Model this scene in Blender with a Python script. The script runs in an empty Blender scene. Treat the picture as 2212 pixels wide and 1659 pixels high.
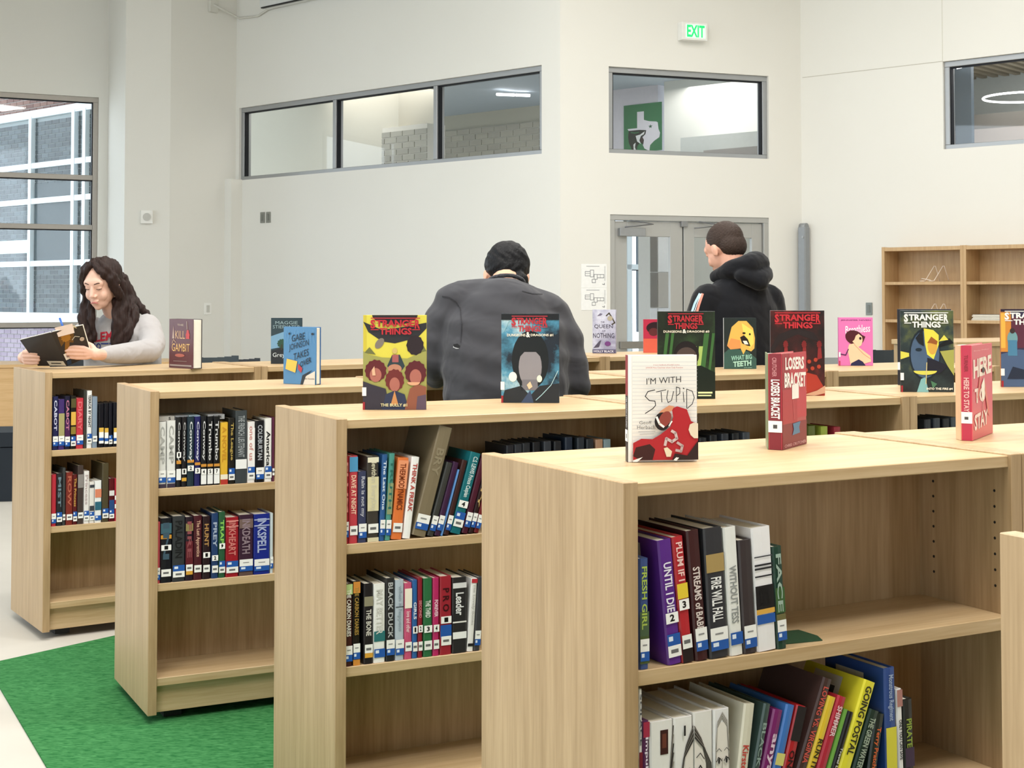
import bpy, bmesh, math, random
from math import radians as R, cos, sin, pi
from mathutils import Vector, Matrix
from mathutils.bvhtree import BVHTree
random.seed(7)
sc = bpy.context.scene
col = sc.collection
# ------------------------------------------------------------------ camera
CAMZ = 1.39012; FPX = 3116.0; CY = 531.0; PITCH = R(1.95)
cd = bpy.data.cameras.new('camera'); cam = bpy.data.objects.new('camera', cd); col.objects.link(cam)
cam.location = (0, 0, CAMZ); cam.rotation_euler = (R(90) + PITCH, 0, 0)
cd.sensor_fit = 'HORIZONTAL'; cd.sensor_width = 36.0; cd.lens = 36.0 * FPX / 2212.0
cd.shift_y = -(829.5 - CY) / 2212.0
cd.clip_start = .05; cd.clip_end = 200
sc.camera = cam
# ------------------------------------------------------------------ world, lights, exposure
vs = sc.view_settings
vs.view_transform = 'Standard'; vs.look = 'None'; vs.gamma = 1; vs.use_curve_mapping = False
vs.exposure = 0.12
w = bpy.data.worlds.new('overcast_sky'); sc.world = w; w.use_nodes = True
wn = w.node_tree; bg = wn.nodes['Background']
bg.inputs[0].default_value = (0.80, 0.91, 1.0, 1); bg.inputs[1].default_value = 3.4
def area(name, loc, size, power, color, rot=(0, 0, 0), sy=None):
    l = bpy.data.lights.new(name, 'AREA'); l.energy = power; l.color = color
    l.shape = 'RECTANGLE'; l.size = size; l.size_y = sy or size
    o = bpy.data.objects.new(name, l); col.objects.link(o); o.location = loc; o.rotation_euler = rot
    return o
WARM = (1.0, .972, .935)
for i, (x, y) in enumerate([(-1.6, 1.2), (1.6, 1.2), (-1.6, 4.6), (1.9, 4.6), (-1.2, 8.2), (2.4, 8.2), (.4, 11.4), (3.4, 11.2)]):
    area('ceiling_light_panel', (x, y, 5.45), 1.8, (165 if y < 3 else 150) if y < 7 else ((58 if x < 0 else 118) if y < 10 else 50), WARM, sy=.9)
area('hall_light', (2.2, 16.6, 3.9), 1.5, 26, (1, .97, .93))
area('upper_room_light', (-1.6, 17.9, 3.95), 1.6, 24, (1, .97, .9))
area('side_room_light', (5.0, 14.6, 3.8), 1.2, 20, (1, .97, .93))
# ------------------------------------------------------------------ projection helpers (calibration of the photograph)
def ray(px, py):
    u = (px - 1106) / FPX; v = -(py - CY) / FPX
    c, s = cos(PITCH), sin(PITCH)
    return Vector((u, c - s * v, s + c * v))
O = Vector((0, 0, CAMZ))
def hit(px, py, p, n):
    d = ray(px, py); n = Vector((n[0], n[1], 0)); p = Vector((p[0], p[1], 0))
    return O + d * ((p - O).dot(n) / d.dot(n))
def atz(px, py, z):
    d = ray(px, py); return O + d * ((z - CAMZ) / d.z)
def aty(px, py, y):
    d = ray(px, py); return O + d * (y / d.y)
K = 1.07 / 1.22
H = 1.07; UL = 1.090 * K; UW = .603 * K; PT = .030
FLOOR = -.035
YAW = {'A': R(32.555), 'B': R(26.934), 'C': R(26.378), 'D': R(28.453)}
ORG = {'A': Vector((-1.93213, 5.98422)), 'B': Vector((-1.20206, 4.80763)), 'C': Vector((-.45309, 3.73284)), 'D': Vector((.19002, 2.47170))}
def rdir(r): return Vector((cos(YAW[r]), sin(YAW[r])))
def rnor(r): return Vector((-sin(YAW[r]), cos(YAW[r])))
def front(row, px, py, off=0.0):
    p = ORG[row] + rnor(row) * off; h = hit(px, py, p, rnor(row))
    return (Vector((h.x, h.y)) - ORG[row]).dot(rdir(row)), h.z
# ------------------------------------------------------------------ materials
def lin(c):
    if isinstance(c, str):
        c = [int(c[i:i + 2], 16) / 255 for i in (0, 2, 4)]
    return tuple(((v / 12.92) if v <= .04045 else ((v + .055) / 1.055) ** 2.4) for v in c) + (1,)
_m = {}
def mat(c, rough=.55, spec=.35, metal=0.0, vary=.06, scale=25.0, bump=0.0, name=None):
    key = (c, rough, spec, metal, vary, scale, bump)
    if key in _m: return _m[key]
    m = bpy.data.materials.new(name or ('paint_' + c)); m.use_nodes = True; nt = m.node_tree
    b = nt.nodes['Principled BSDF']; L = lin(c)
    b.inputs['Roughness'].default_value = rough; b.inputs['Specular IOR Level'].default_value = spec; b.inputs['Metallic'].default_value = metal
    tc = nt.nodes.new('ShaderNodeTexCoord'); nz = nt.nodes.new('ShaderNodeTexNoise'); nz.inputs['Scale'].default_value = scale; nz.inputs['Detail'].default_value = 4
    nt.links.new(tc.outputs['Object'], nz.inputs['Vector'])
    mx = nt.nodes.new('ShaderNodeMix'); mx.data_type = 'RGBA'
    mx.inputs[6].default_value = tuple(v * (1 - vary) for v in L[:3]) + (1,); mx.inputs[7].default_value = tuple(min(1, v * (1 + vary)) for v in L[:3]) + (1,)
    nt.links.new(nz.outputs['Fac'], mx.inputs[0]); nt.links.new(mx.outputs[2], b.inputs['Base Color'])
    if bump:
        bp = nt.nodes.new('ShaderNodeBump'); bp.inputs['Strength'].default_value = bump; bp.inputs['Distance'].default_value = .01
        nt.links.new(nz.outputs['Fac'], bp.inputs['Height']); nt.links.new(bp.outputs[0], b.inputs['Normal'])
    _m[key] = m
    return m
def blotch(ca, cb, cc, scale=3.0, rough=.35, seed=0.0):
    """printed cover with irregular patches of three inks"""
    m = bpy.data.materials.new('printed_blotches'); m.use_nodes = True; nt = m.node_tree; b = nt.nodes['Principled BSDF']
    b.inputs['Roughness'].default_value = rough
    tc = nt.nodes.new('ShaderNodeTexCoord'); mp = nt.nodes.new('ShaderNodeMapping'); mp.inputs['Location'].default_value = (seed, seed * .7, seed * 1.3)
    nz = nt.nodes.new('ShaderNodeTexNoise'); nz.inputs['Scale'].default_value = scale; nz.inputs['Detail'].default_value = 6; nz.inputs['Roughness'].default_value = .62
    cr = nt.nodes.new('ShaderNodeValToRGB'); e = cr.color_ramp.elements
    e[0].position = .38; e[0].color = lin(ca); e[1].position = .66; e[1].color = lin(cc)
    n = e.new(.52); n.color = lin(cb)
    nt.links.new(tc.outputs['Object'], mp.inputs[0]); nt.links.new(mp.outputs[0], nz.inputs['Vector']); nt.links.new(nz.outputs['Fac'], cr.inputs[0]); nt.links.new(cr.outputs[0], b.inputs['Base Color'])
    return m
def wood(name, c1, c2, scl, rough=.42):
    m = bpy.data.materials.new(name); m.use_nodes = True; nt = m.node_tree; b = nt.nodes['Principled BSDF']
    b.inputs['Roughness'].default_value = rough; b.inputs['Specular IOR Level'].default_value = .4
    tc = nt.nodes.new('ShaderNodeTexCoord'); mp = nt.nodes.new('ShaderNodeMapping'); mp.inputs['Scale'].default_value = scl
    nz = nt.nodes.new('ShaderNodeTexNoise'); nz.inputs['Scale'].default_value = 1.0; nz.inputs['Detail'].default_value = 5; nz.inputs['Roughness'].default_value = .6; nz.inputs['Distortion'].default_value = .35
    n2 = nt.nodes.new('ShaderNodeTexNoise'); n2.inputs['Scale'].default_value = 5.0; n2.inputs['Detail'].default_value = 3
    ad = nt.nodes.new('ShaderNodeMix'); ad.data_type = 'FLOAT'; ad.inputs[0].default_value = .4
    cr = nt.nodes.new('ShaderNodeValToRGB'); e = cr.color_ramp.elements
    e[0].position = .36; e[0].color = lin(c2); e[1].position = .62; e[1].color = lin(c1)
    nt.links.new(tc.outputs['Object'], mp.inputs[0]); nt.links.new(mp.outputs[0], nz.inputs['Vector']); nt.links.new(mp.outputs[0], n2.inputs['Vector'])
    nt.links.new(nz.outputs['Fac'], ad.inputs[2]); nt.links.new(n2.outputs['Fac'], ad.inputs[3]); nt.links.new(ad.outputs[0], cr.inputs[0]); nt.links.new(cr.outputs[0], b.inputs['Base Color'])
    return m
WV = wood('oak_laminate_upright', 'b99d78', 'a18560', (26, 26, 1.3))  # uprights darker than the lengthwise oak: interior shade put into the wood colour
WH = wood('oak_laminate_lengthwise', 'cbb089', 'b6986e', (1.3, 26, 26), rough=.36)
WALL = mat('e8e6df', .85, .15, vary=.015, scale=1.5, name='wall_paint')
WALL2 = mat('e4e2d8', .85, .15, vary=.015, scale=1.5, name='wall_paint_back')
ALU = mat('a9abad', .4, .5, .55, .02, name='brushed_aluminium')
ALUD = mat('8e8f90', .45, .5, .4, .02, name='dark_aluminium')
GASK = mat('14161c', .6, .3, name='black_gasket')
WHITE = mat('f4f3ee', .5, .3, vary=.02)
PAGES = mat('efe9d8', .8, .1, vary=.05, scale=60)
BLACK = mat('17171a', .5, .35)
SHBLUE = mat('2659a8', .4, .35, vary=.04)
WFRAME = mat('e8f4fb', .5, .3, vary=.02, name='white_window_frame')
def glass(name, tint=(1, 1, 1, 1), refl=.035):
    m = bpy.data.materials.new(name); m.use_nodes = True; nt = m.node_tree; nt.nodes.clear()
    o = nt.nodes.new('ShaderNodeOutputMaterial'); mx = nt.nodes.new('ShaderNodeMixShader'); t = nt.nodes.new('ShaderNodeBsdfTransparent'); g = nt.nodes.new('ShaderNodeBsdfGlossy')
    t.inputs[0].default_value = tint; g.inputs['Roughness'].default_value = .02
    mx.inputs[0].default_value = refl; nt.links.new(t.outputs[0], mx.inputs[1]); nt.links.new(g.outputs[0], mx.inputs[2]); nt.links.new(mx.outputs[0], o.inputs[0])
    return m
GLASS = glass('clear_glass'); GLASS2 = glass('grey_tinted_glass', (.78, .86, .88, 1), .12)
def emit(name, c, s):
    m = bpy.data.materials.new(name); m.use_nodes = True; nt = m.node_tree; b = nt.nodes['Principled BSDF']
    b.inputs['Base Color'].default_value = lin(c); b.inputs['Emission Color'].default_value = lin(c); b.inputs['Emission Strength'].default_value = s
    return m
# ------------------------------------------------------------------ object helpers
def link(name, me, parent=None):
    o = bpy.data.objects.new(name, me); col.objects.link(o)
    if parent: o.parent = parent
    return o
def tag(o, label, cat, group=None):
    o['label'] = label; o['category'] = cat
    if group: o['group'] = group
    return o
def empty(name, loc=(0, 0, 0), rz=0.0, label=None, cat=None, group=None):
    o = link(name, None); o.location = loc; o.rotation_euler = (0, 0, rz); o.empty_display_size = .05
    if label: tag(o, label, cat, group)
    return o
class MB:
    def __init__(s): s.bm = bmesh.new(); s.mats = []
    def mi(s, m):
        if m not in s.mats: s.mats.append(m)
        return s.mats.index(m)
    def box(s, x0, x1, y0, y1, z0, z1, m, M=None, bev=0.0):
        v = [s.bm.verts.new((x, y, z)) for x in (x0, x1) for y in (y0, y1) for z in (z0, z1)]
        if M is not None:
            for a in v: a.co = M @ a.co
        k = s.mi(m); fs = []
        for f in ((0, 1, 3, 2), (4, 6, 7, 5), (0, 4, 5, 1), (2, 3, 7, 6), (0, 2, 6, 4), (1, 5, 7, 3)):
            a = s.bm.faces.new([v[i] for i in f]); a.material_index = k; fs.append(a)
        if bev:
            es = list({e for f in fs for e in f.edges})
            r = bmesh.ops.bevel(s.bm, geom=es, offset=bev, segments=1, affect='EDGES')
            for f in r['faces']: f.material_index = k
        return s
    def poly(s, pts, m):
        v = [s.bm.verts.new(p) for p in pts]
        f = s.bm.faces.new(v); f.material_index = s.mi(m); return f
    def prism(s, pts, off, m):
        """pts: 3-D loop, off: Vector extrusion"""
        a = [s.bm.verts.new(p) for p in pts]; b = [s.bm.verts.new(Vector(p) + off) for p in pts]; k = s.mi(m); n = len(pts)
        for f in (a, b[::-1]): s.bm.faces.new(f).material_index = k
        for i in range(n): s.bm.faces.new([a[i], b[i], b[(i + 1) % n], a[(i + 1) % n]]).material_index = k
        return s
    def tube(s, pts, r, m, seg=10, r2=None):
        pts = [Vector(p) for p in pts]; k = s.mi(m); rings = []
        for i, p in enumerate(pts):
            d = (pts[min(i + 1, len(pts) - 1)] - pts[max(i - 1, 0)]).normalized()
            u = d.orthogonal().normalized() if abs(d.z) > .99 else d.cross(Vector((0, 0, 1))).normalized()
            w_ = d.cross(u); rr = r if r2 is None else r + (r2 - r) * i / (len(pts) - 1)
            rings.append([s.bm.verts.new(p + (u * cos(t) + w_ * sin(t)) * rr) for t in [2 * pi * j / seg for j in range(seg)]])
        for a, b in zip(rings, rings[1:]):
            for j in range(seg):
                f = s.bm.faces.new([a[j], a[(j + 1) % seg], b[(j + 1) % seg], b[j]]); f.material_index = k; f.smooth = True
        s.bm.faces.new(rings[0][::-1]).material_index = k; s.bm.faces.new(rings[-1]).material_index = k
        return s
    def build(s, name, parent=None, smooth=False):
        bmesh.ops.recalc_face_normals(s.bm, faces=s.bm.faces[:])
        me = bpy.data.meshes.new(name); s.bm.to_mesh(me); s.bm.free()
        for m in s.mats: me.materials.append(m)
        if smooth:
            for p in me.polygons: p.use_smooth = True
        return link(name, me, parent)
def part(name, parent, m, *b, bev=0.0):
    q = MB(); q.box(*b, m, bev=bev); return q.build(name, parent)
# text meshes
_tc = {}
def text_verts(s, bold=0.0):
    key = (s, bold)
    if key in _tc: return _tc[key]
    cu = bpy.data.curves.new('t', 'FONT'); cu.body = s; cu.resolution_u = 2; cu.size = 1; cu.offset = bold; cu.align_x = 'LEFT'
    cu.fill_mode = 'FRONT'
    o = bpy.data.objects.new('t', cu); col.objects.link(o)
    me = o.to_mesh(); vs_ = [v.co.copy() for v in me.vertices]; fs = [tuple(p.vertices) for p in me.polygons]
    o.to_mesh_clear(); bpy.data.objects.remove(o); bpy.data.curves.remove(cu)
    if not vs_: vs_ = [Vector((0, 0, 0)), Vector((1, 0, 0)), Vector((0, 1, 0))]; fs = [(0, 1, 2)]
    x0 = min(v.x for v in vs_); x1 = max(v.x for v in vs_); y0 = min(v.y for v in vs_); y1 = max(v.y for v in vs_)
    out = [((v.x - x0) / (x1 - x0), (v.y - y0) / (y1 - y0)) for v in vs_]
    _tc[key] = (out, fs); return _tc[key]
def add_text(mb, s, fn, m, bold=.02):
    """fn maps (u,v) in 0..1 text box to a 3-D point"""
    vs_, fs = text_verts(s, bold); k = mb.mi(m)
    vv = [mb.bm.verts.new(fn(u, v)) for u, v in vs_]
    for f in fs:
        try: mb.bm.faces.new([vv[i] for i in f]).material_index = k
        except ValueError: pass
# flat art on a cover: face plane given by origin P, axes U (width) and V (height), normal N
class Art:
    def __init__(s, P, U, V, N): s.P, s.U, s.V, s.N = Vector(P), Vector(U), Vector(V), Vector(N).normalized(); s.k = 0; s.mb = MB()
    def p(s, u, v): return s.P + s.U * u + s.V * v + s.N * (.0004 + .00016 * s.k)
    def poly(s, pts, c): s.k += 1; s.mb.poly([s.p(u, v) for u, v in pts], c if not isinstance(c, str) else mat(c, .4)); return s
    def rect(s, u0, v0, u1, v1, c): return s.poly([(u0, v0), (u1, v0), (u1, v1), (u0, v1)], c)
    def ell(s, cu, cv, ru, rv, c, rot=0, n=22, a0=0, a1=360, jag=0):
        pts = []
        for i in range(n):
            a = R(a0 + (a1 - a0) * i / (n if a1 - a0 == 360 else n - 1)); q = 1 + (jag if i % 2 else 0)
            x, y = cos(a) * ru * q, sin(a) * rv * q; t = R(rot); pts.append((cu + x * cos(t) - y * sin(t) * 1, cv + x * sin(t) + y * cos(t)))
        return s.poly(pts, c)
    def line(s, pts, wd, c):
        s.k += 1; m = c if not isinstance(c, str) else mat(c, .4); asp = s.U.length / s.V.length
        for (a, b), (c2, d) in zip(pts, pts[1:]):
            dx, dy = (c2 - a) * asp, d - b; L_ = math.hypot(dx, dy) or 1; nx, ny = -dy / L_ * wd / 2 / asp, dx / L_ * wd / 2
            ex, ey = dx / L_ * wd * .3 / asp, dy / L_ * wd * .3
            s.mb.poly([s.p(a + nx - ex, b + ny - ey), s.p(a - nx - ex, b - ny - ey), s.p(c2 - nx + ex, d - ny + ey), s.p(c2 + nx + ex, d + ny + ey)], m)
        return s
    def text(s, t, u0, v0, u1, v1, c, bold=.02, rot=0, arch=0.0):
        s.k += 1; m = c if not isinstance(c, str) else mat(c, .4)
        def fn(a, b):
            if rot == -90: return s.p(u0 + (u1 - u0) * b, v1 - (v1 - v0) * a)
            sk = rot * (a - .5)
            return s.p(u0 + (u1 - u0) * a, v0 + (v1 - v0) * b + sk + arch * (1 - (2 * a - 1) ** 2) * (2 * b - 1))
        add_text(s.mb, t, fn, m, bold); return s
    def build(s, name, parent): return s.mb.build(name, parent)
def struct(o): o['kind'] = 'structure'; return o
# ------------------------------------------------------------------ room shell
A1 = R(20.8); A2 = R(137.5)
d1 = Vector((cos(A1), sin(A1))); d2 = Vector((cos(A2), sin(A2)))
def colpt(px, P, d):
    """point where the vertical plane through P along d meets image column px"""
    n = Vector((-d.y, d.x)); h = hit(px, 640, P, n); return Vector((h.x, h.y))
Pd = Vector((.966, 14.2))
cA = colpt(1210.5, Pd, d1); cB = colpt(1733, Pd, d1)
cC = colpt(507, cA, d2)
d3 = Vector((-.676, -.737)); cD = colpt(365, cC, d3)
cE = colpt(267, cD, Vector((-.935, -.355)))
dW = Vector((cos(R(27)), sin(R(27)))); nW = Vector((-sin(R(27)), cos(R(27))))
cF = colpt(230, cE, nW)
cG = cF - dW * 4.0
d4 = Vector((.737, -.676)); cR = cB + d4 * 7.5
ZC = 5.6
def wall(name, P, d, length, openings=(), th=.16, z0=FLOOR, z1=ZC, m=None, out=None):
    """wall box from P along d; out = side that the thickness goes to"""
    m = m or WALL; n = Vector((-d.y, d.x));
    if out is not None and n.dot(out) < 0: n = -n
    xs = sorted({0, length} | {v for o in openings for v in o[:2]}); zs = sorted({z0, z1} | {v for o in openings for v in o[2:4]})
    mb = MB(); M = Matrix(((d.x, n.x, 0, P.x), (d.y, n.y, 0, P.y), (0, 0, 1, 0), (0, 0, 0, 1)))
    for a, b in zip(xs, xs[1:]):
        for c, e in zip(zs, zs[1:]):
            if any(o[0] <= a + 1e-6 and b <= o[1] + 1e-6 and o[2] <= c + 1e-6 and e <= o[3] + 1e-6 for o in openings): continue
            mb.box(a, b, 0, th, c, e, m, M=M)
    return struct(mb.build(name)), M
def on_wall(px, py, P, d):
    h = hit(px, py, P, Vector((-d.y, d.x))); return (Vector((h.x, h.y)) - P).dot(d), h.z
away = Vector((0, 1))
# opening helper values
s0, zt = on_wall(1315, 143, cA, d1); s1, zt2 = on_wall(1660, 165, cA, d1); zb = on_wall(1315, 330, cA, d1)[1]
TR = (s0, s1, zb, zt)
sd0, zd = on_wall(1318, 463, cA, d1); sd1, _ = on_wall(1661, 469, cA, d1)
DR = (sd0, sd1, FLOOR, zd)
wd_, MD = wall('wall_door', cA, d1, (cB - cA).length, [TR, DR], out=away)
q0, wz1 = on_wall(1170, 140, cA, d2); q1, _ = on_wall(517, 236, cA, d2); wz0 = on_wall(1170, 332, cA, d2)[1]
SR = (q0, q1, wz0, wz1)
wb_, MS = wall('wall_back', cA, d2, (cC - cA).length, [SR], out=away)
r0, rz1 = on_wall(2036, 133, cB, d4); rz0 = on_wall(2045, 322, cB, d4)[1]
RR = (r0, 4.2, rz0, rz1)
wr_, MR = wall('wall_right', cB, d4, 7.5, [RR], out=Vector((1, 1)))
wall('wall_alcove', cC, d3, (cD - cC).length, out=Vector((-1, 1)))
wall('wall_column', cD, (cE - cD).normalized(), (cE - cD).length, out=away)
wall('wall_reveal', cE, (cF - cE).normalized(), (cF - cE).length, out=Vector((1, .3)))
# left window wall
def onW(px, py): return on_wall(px, py, cF, -dW)
ws0 = onW(212, 400)[0]; wzt = onW(205, 210)[1]
WR = (ws0, 4.0, .12, wzt)
wl_, MW = wall('wall_left', cF, -dW, 4.0, [WR], out=Vector((-.4, 1)))
# room behind the viewer
wall('wall_near_left', Vector((cG.x, cG.y)), Vector((0, -1)), 20, [(3.0, 16.0, 1.0, 4.6)], out=Vector((-1, 0)))
wall('wall_front', Vector((-10, -6.8)), Vector((1, 0)), 19, [(3, 8, .3, 3.2)], m=mat('b9b5aa', .85))
wall('wall_near_right', Vector((cR.x, cR.y)), Vector((0, -1)), 13, out=Vector((1, 0)))
q = MB(); q.box(-14, 14, -7, 26, FLOOR - .1, FLOOR, mat('bfbab0', .55, .3, vary=.05, scale=6)); fl = struct(q.build('floor'))
q = MB()
q.poly([(x, y, ZC) for x, y in [(-10, -7), (9, -7), (9, 26), (-10, 26)]], mat('dcdad2', .8)); q.poly([(x, y, ZC + .2) for x, y in [(-10, -7), (9, -7), (9, 26), (-10, 26)]], mat('dcdad2', .8))
struct(q.build('ceiling'))
# seam lines on the right wall
q = MB(); sx, sz = on_wall(1735, 167, cB, d4); q.box(.02, r0, -.002, .004, sz - .006, sz + .001, mat('c4c0b4', .9), M=MR)
q.box(r0 - .004, r0 + .004, -.002, .004, rz1, ZC, mat('d8d5ca', .9), M=MR); struct(q.build('trim_1'))
# chase pilaster left of the back wall
sc0, zc1 = on_wall(523, 388, cA, d2); q = MB(); q.box(sc0, (cC - cA).length, -.16, 0, FLOOR, zc1, WALL, M=MS); struct(q.build('trim_2'))
# ------------------------------------------------------------------ windows
def window(name, M, o, mull=(), trans=(), fw=.055, dep=.11, glassm=GLASS, fm=None, y0=.03):
    fm = fm or ALU; x0, x1, z0, z1 = o
    root = struct(empty(name)); root.matrix_world = M
    def fr(nm, *b): return part(nm, root, fm, *b, bev=.004)
    fr('window_frame', x0, x1, y0, y0 + dep, z1 - fw, z1); fr('window_frame', x0, x1, y0, y0 + dep, z0, z0 + fw * .8)
    fr('window_frame', x0, x0 + fw, y0, y0 + dep, z0 + fw * .8, z1 - fw); fr('window_frame', x1 - fw, x1, y0, y0 + dep, z0 + fw * .8, z1 - fw)
    for m in mull: fr('mullion', m - fw / 2, m + fw / 2, y0 - .005, y0 + dep, z0 + fw * .8, z1 - fw)
    for t in trans: fr('transom_bar', x0 + fw, x1 - fw, y0 - .005, y0 + dep, t - fw / 2, t + fw / 2)
    xs = [x0 + fw / 2] + list(mull) + [x1 - fw / 2]; zs = [z0 + fw * .4] + list(trans) + [z1 - fw / 2]; g = .012
    for a, b in zip(xs, xs[1:]):
        for c, e in zip(zs, zs[1:]):
            part('pane', root, glassm, a + fw / 2, b - fw / 2, y0 + .05, y0 + .056, c + fw * .4, e - fw / 2)
            q = MB(); yy = y0 + .045
            q.box(a + fw / 2, a + fw / 2 + g, yy - .03, yy + .02, c + fw * .4, e - fw / 2, GASK); q.box(b - fw / 2 - g, b - fw / 2, yy - .03, yy + .02, c + fw * .4, e - fw / 2, GASK)
            q.box(a + fw / 2, b - fw / 2, yy - .03, yy + .02, e - fw / 2 - g, e - fw / 2, GASK); q.build('gasket', root)
    return root
mx1 = on_wall(718, 300, cA, d2)[0]; mx2 = on_wall(936, 280, cA, d2)[0]
window('window_1', MS, SR, (mx2, mx1))
window('window_2', MD, TR, ())
window('window_3', MR, RR, (), fm=ALU)
t1 = onW(100, 380)[1]; t2 = onW(100, 489)[1]; t3 = onW(80, 702)[1]
window('window_4', MW, WR, (ws0 + 1.75,), (t3, t2, t1), fm=mat('b3aca4', .45, .4, .2), fw=.06)
# ------------------------------------------------------------------ door
dr = struct(empty('door_1')); dr.matrix_world = MD
DM = mat('b4b4b1', .4, .4, .35, .02, name='door_metal')
def dp(nm, *b, m=DM, p=dr, bev=.003): return part(nm, p, m, *b, bev=bev)
x0, x1, z0, z1 = DR
dp('door_frame', x0, x1, .01, .13, z1 - .055, z1); dp('door_frame', x0, x0 + .055, .01, .13, z0, z1 - .055); dp('door_frame', x1 - .055, x1, .01, .13, z0, z1 - .055)
xm = on_wall(1480, 600, cA, d1)[0]
for side, (a, b) in enumerate([(x0 + .06, xm - .006), (xm + .006, x1 - .06)]):
    zt_ = z1 - .062; st = .14 if side == 0 else .12
    for nm, bx in [('door_leaf', (a, a + st, .04, .085, z0 + .01, zt_)), ('door_leaf', (b - st, b, .04, .085, z0 + .01, zt_)), ('door_leaf', (a + st, b - st, .04, .085, zt_ - .15, zt_)), ('door_leaf', (a + st, b - st, .04, .085, z0 + .01, z0 + .25))]:
        dp(nm, *bx)
    dp('pane', a + st, b - st, .058, .064, z0 + .25, zt_ - .15, m=GLASS, bev=0)
    pb = dp('push_bar', a + .05, b - .05, .0, .04, .86, .93, m=mat('8f8c86', .35, .5, .6)); 
    cl = dp('door_closer', a + (.04 if side == 0 else .3), a + (.32 if side == 0 else .58), -.02, .04, zt_ - .15, zt_ - .07, m=mat('9a9c9e', .4, .5, .4))
    q = MB(); q.tube([(a + .1, .0, zt_ - .06), (a + .38, -.06, zt_ - .03), (a + .15, .02, zt_ + .01)], .008, ALUD); q.build('closer_arm', dr)
dp('center_latch', xm - .035, xm + .035, .0, .05, z1 - .11, z1 - .055, m=ALUD)
dp('gasket', xm - .006, xm + .006, .05, .08, z0, z1 - .06, m=GASK, bev=0)
# ------------------------------------------------------------------ rooms behind the glass
BW = mat('cfccbf', .85, vary=.02, scale=2, name='back_room_paint')
# back room behind the strip window
P2 = cA + Vector((.676, .737)) * 1.3
wall('wall_upper_partition', colpt(860, P2, d2), d2, 5.0, out=away, z0=2.0, z1=4.6, m=BW, th=.7)
P3 = cA + Vector((.676, .737)) * 4.2
wall('wall_upper_back', colpt(1260, P3, d2), d2, 9.0, out=away, z0=2.0, z1=4.6, m=BW)
q = MB(); a_ = cA - d2 * 1.2; 
pts = [cA + Vector((.12, .13)), cC + Vector((.12, .13)), cC + Vector((4.2, 4.6)), cA + Vector((4.4, 4.5))]
q.prism([(p.x, p.y, 4.02) for p in pts], Vector((0, 0, .1)), mat('b9bcbe', .8)); struct(q.build('ceiling_upper_room'))
# pale brick panels modelling the brick reflections in the strip window panes
def bricks(root, M, x0, x1, z0, z1, bl=.20, bh=.062, gap=.012, mats=None, y=-.012, maxn=300, step=1):
    """individual bricks sharing one mesh"""
    mats = mats or [mat('8b6a60', .85, .2, vary=.15)]
    mesh = []
    for m in mats:
        q = MB(); q.box(0, bl, y, 0.01, 0, bh, m); bmesh.ops.recalc_face_normals(q.bm, faces=q.bm.faces[:])
        me = bpy.data.meshes.new('brick'); q.bm.to_mesh(me); q.bm.free(); me.materials.append(m); mesh.append(me)
    n = 0; z = z0; r = 0; rest = MB()
    while z + bh <= z1 + 1e-4:
        x = x0 + (-(bl + gap) / 2 if r % 2 else 0)
        while x < x1 - .01:
            a, b = max(x, x0), min(x + bl, x1)
            if b - a > .02:
                if n < maxn:
                    o = link('brick', random.choice(mesh), root); o.location = (a, 0, z); o.scale = ((b - a) / bl, 1, 1); n += 1
                else: rest.box(a, b, y, .01, z, z + bh, random.choice(mats))
            x += bl + gap
        z += bh + gap; r += 1
    if rest.bm.verts:
        o = rest.build('brick_rest', root); o['kind'] = 'stuff'
    else: rest.bm.free()
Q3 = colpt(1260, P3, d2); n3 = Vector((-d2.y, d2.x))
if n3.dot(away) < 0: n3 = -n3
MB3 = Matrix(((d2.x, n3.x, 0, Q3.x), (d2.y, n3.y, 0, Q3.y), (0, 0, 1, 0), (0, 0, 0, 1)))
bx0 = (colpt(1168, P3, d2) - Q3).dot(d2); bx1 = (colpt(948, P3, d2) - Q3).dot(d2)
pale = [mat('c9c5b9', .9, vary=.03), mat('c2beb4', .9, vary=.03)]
rt = empty('reflected_brick_panel'); rt.matrix_world = MB3 @ Matrix.Translation((0, -.02, 0)); struct(rt)  # brick mirrored in the strip panes, built as a solid panel
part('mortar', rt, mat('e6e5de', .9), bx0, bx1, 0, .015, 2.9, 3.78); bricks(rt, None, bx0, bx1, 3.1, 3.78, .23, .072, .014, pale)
Q2 = colpt(860, P2, d2); MB2 = Matrix(((d2.x, n3.x, 0, Q2.x), (d2.y, n3.y, 0, Q2.y), (0, 0, 1, 0), (0, 0, 0, 1)))
# second panel, built in place of the brick reflection in the middle pane
P4 = cA + Vector((.676, .737)) * 2.9
Q4 = colpt(940, P4, d2); MB4 = Matrix(((d2.x, n3.x, 0, Q4.x), (d2.y, n3.y, 0, Q4.y), (0, 0, 1, 0), (0, 0, 0, 1)))
Q2b = Q2 - d2 * .0
bx2 = (colpt(829, P2, d2) - Q2).dot(d2); bx3 = (colpt(926, P2, d2) - Q2).dot(d2)
rt = empty('reflected_brick_pier'); rt.matrix_world = MB2 @ Matrix.Translation((0, -.03, 0)); struct(rt)
zb2 = on_wall(880, 272, P2, d2)[1]
part('mortar', rt, mat('dddbd2', .9), bx3, bx2, 0, .3, 2.2, zb2); bricks(rt, None, bx3, bx2, zb2 - .86, zb2, .20, .062, .012, [mat('b3b2a8', .9, vary=.03), mat('aaa9a0', .9, vary=.03)])
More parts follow.
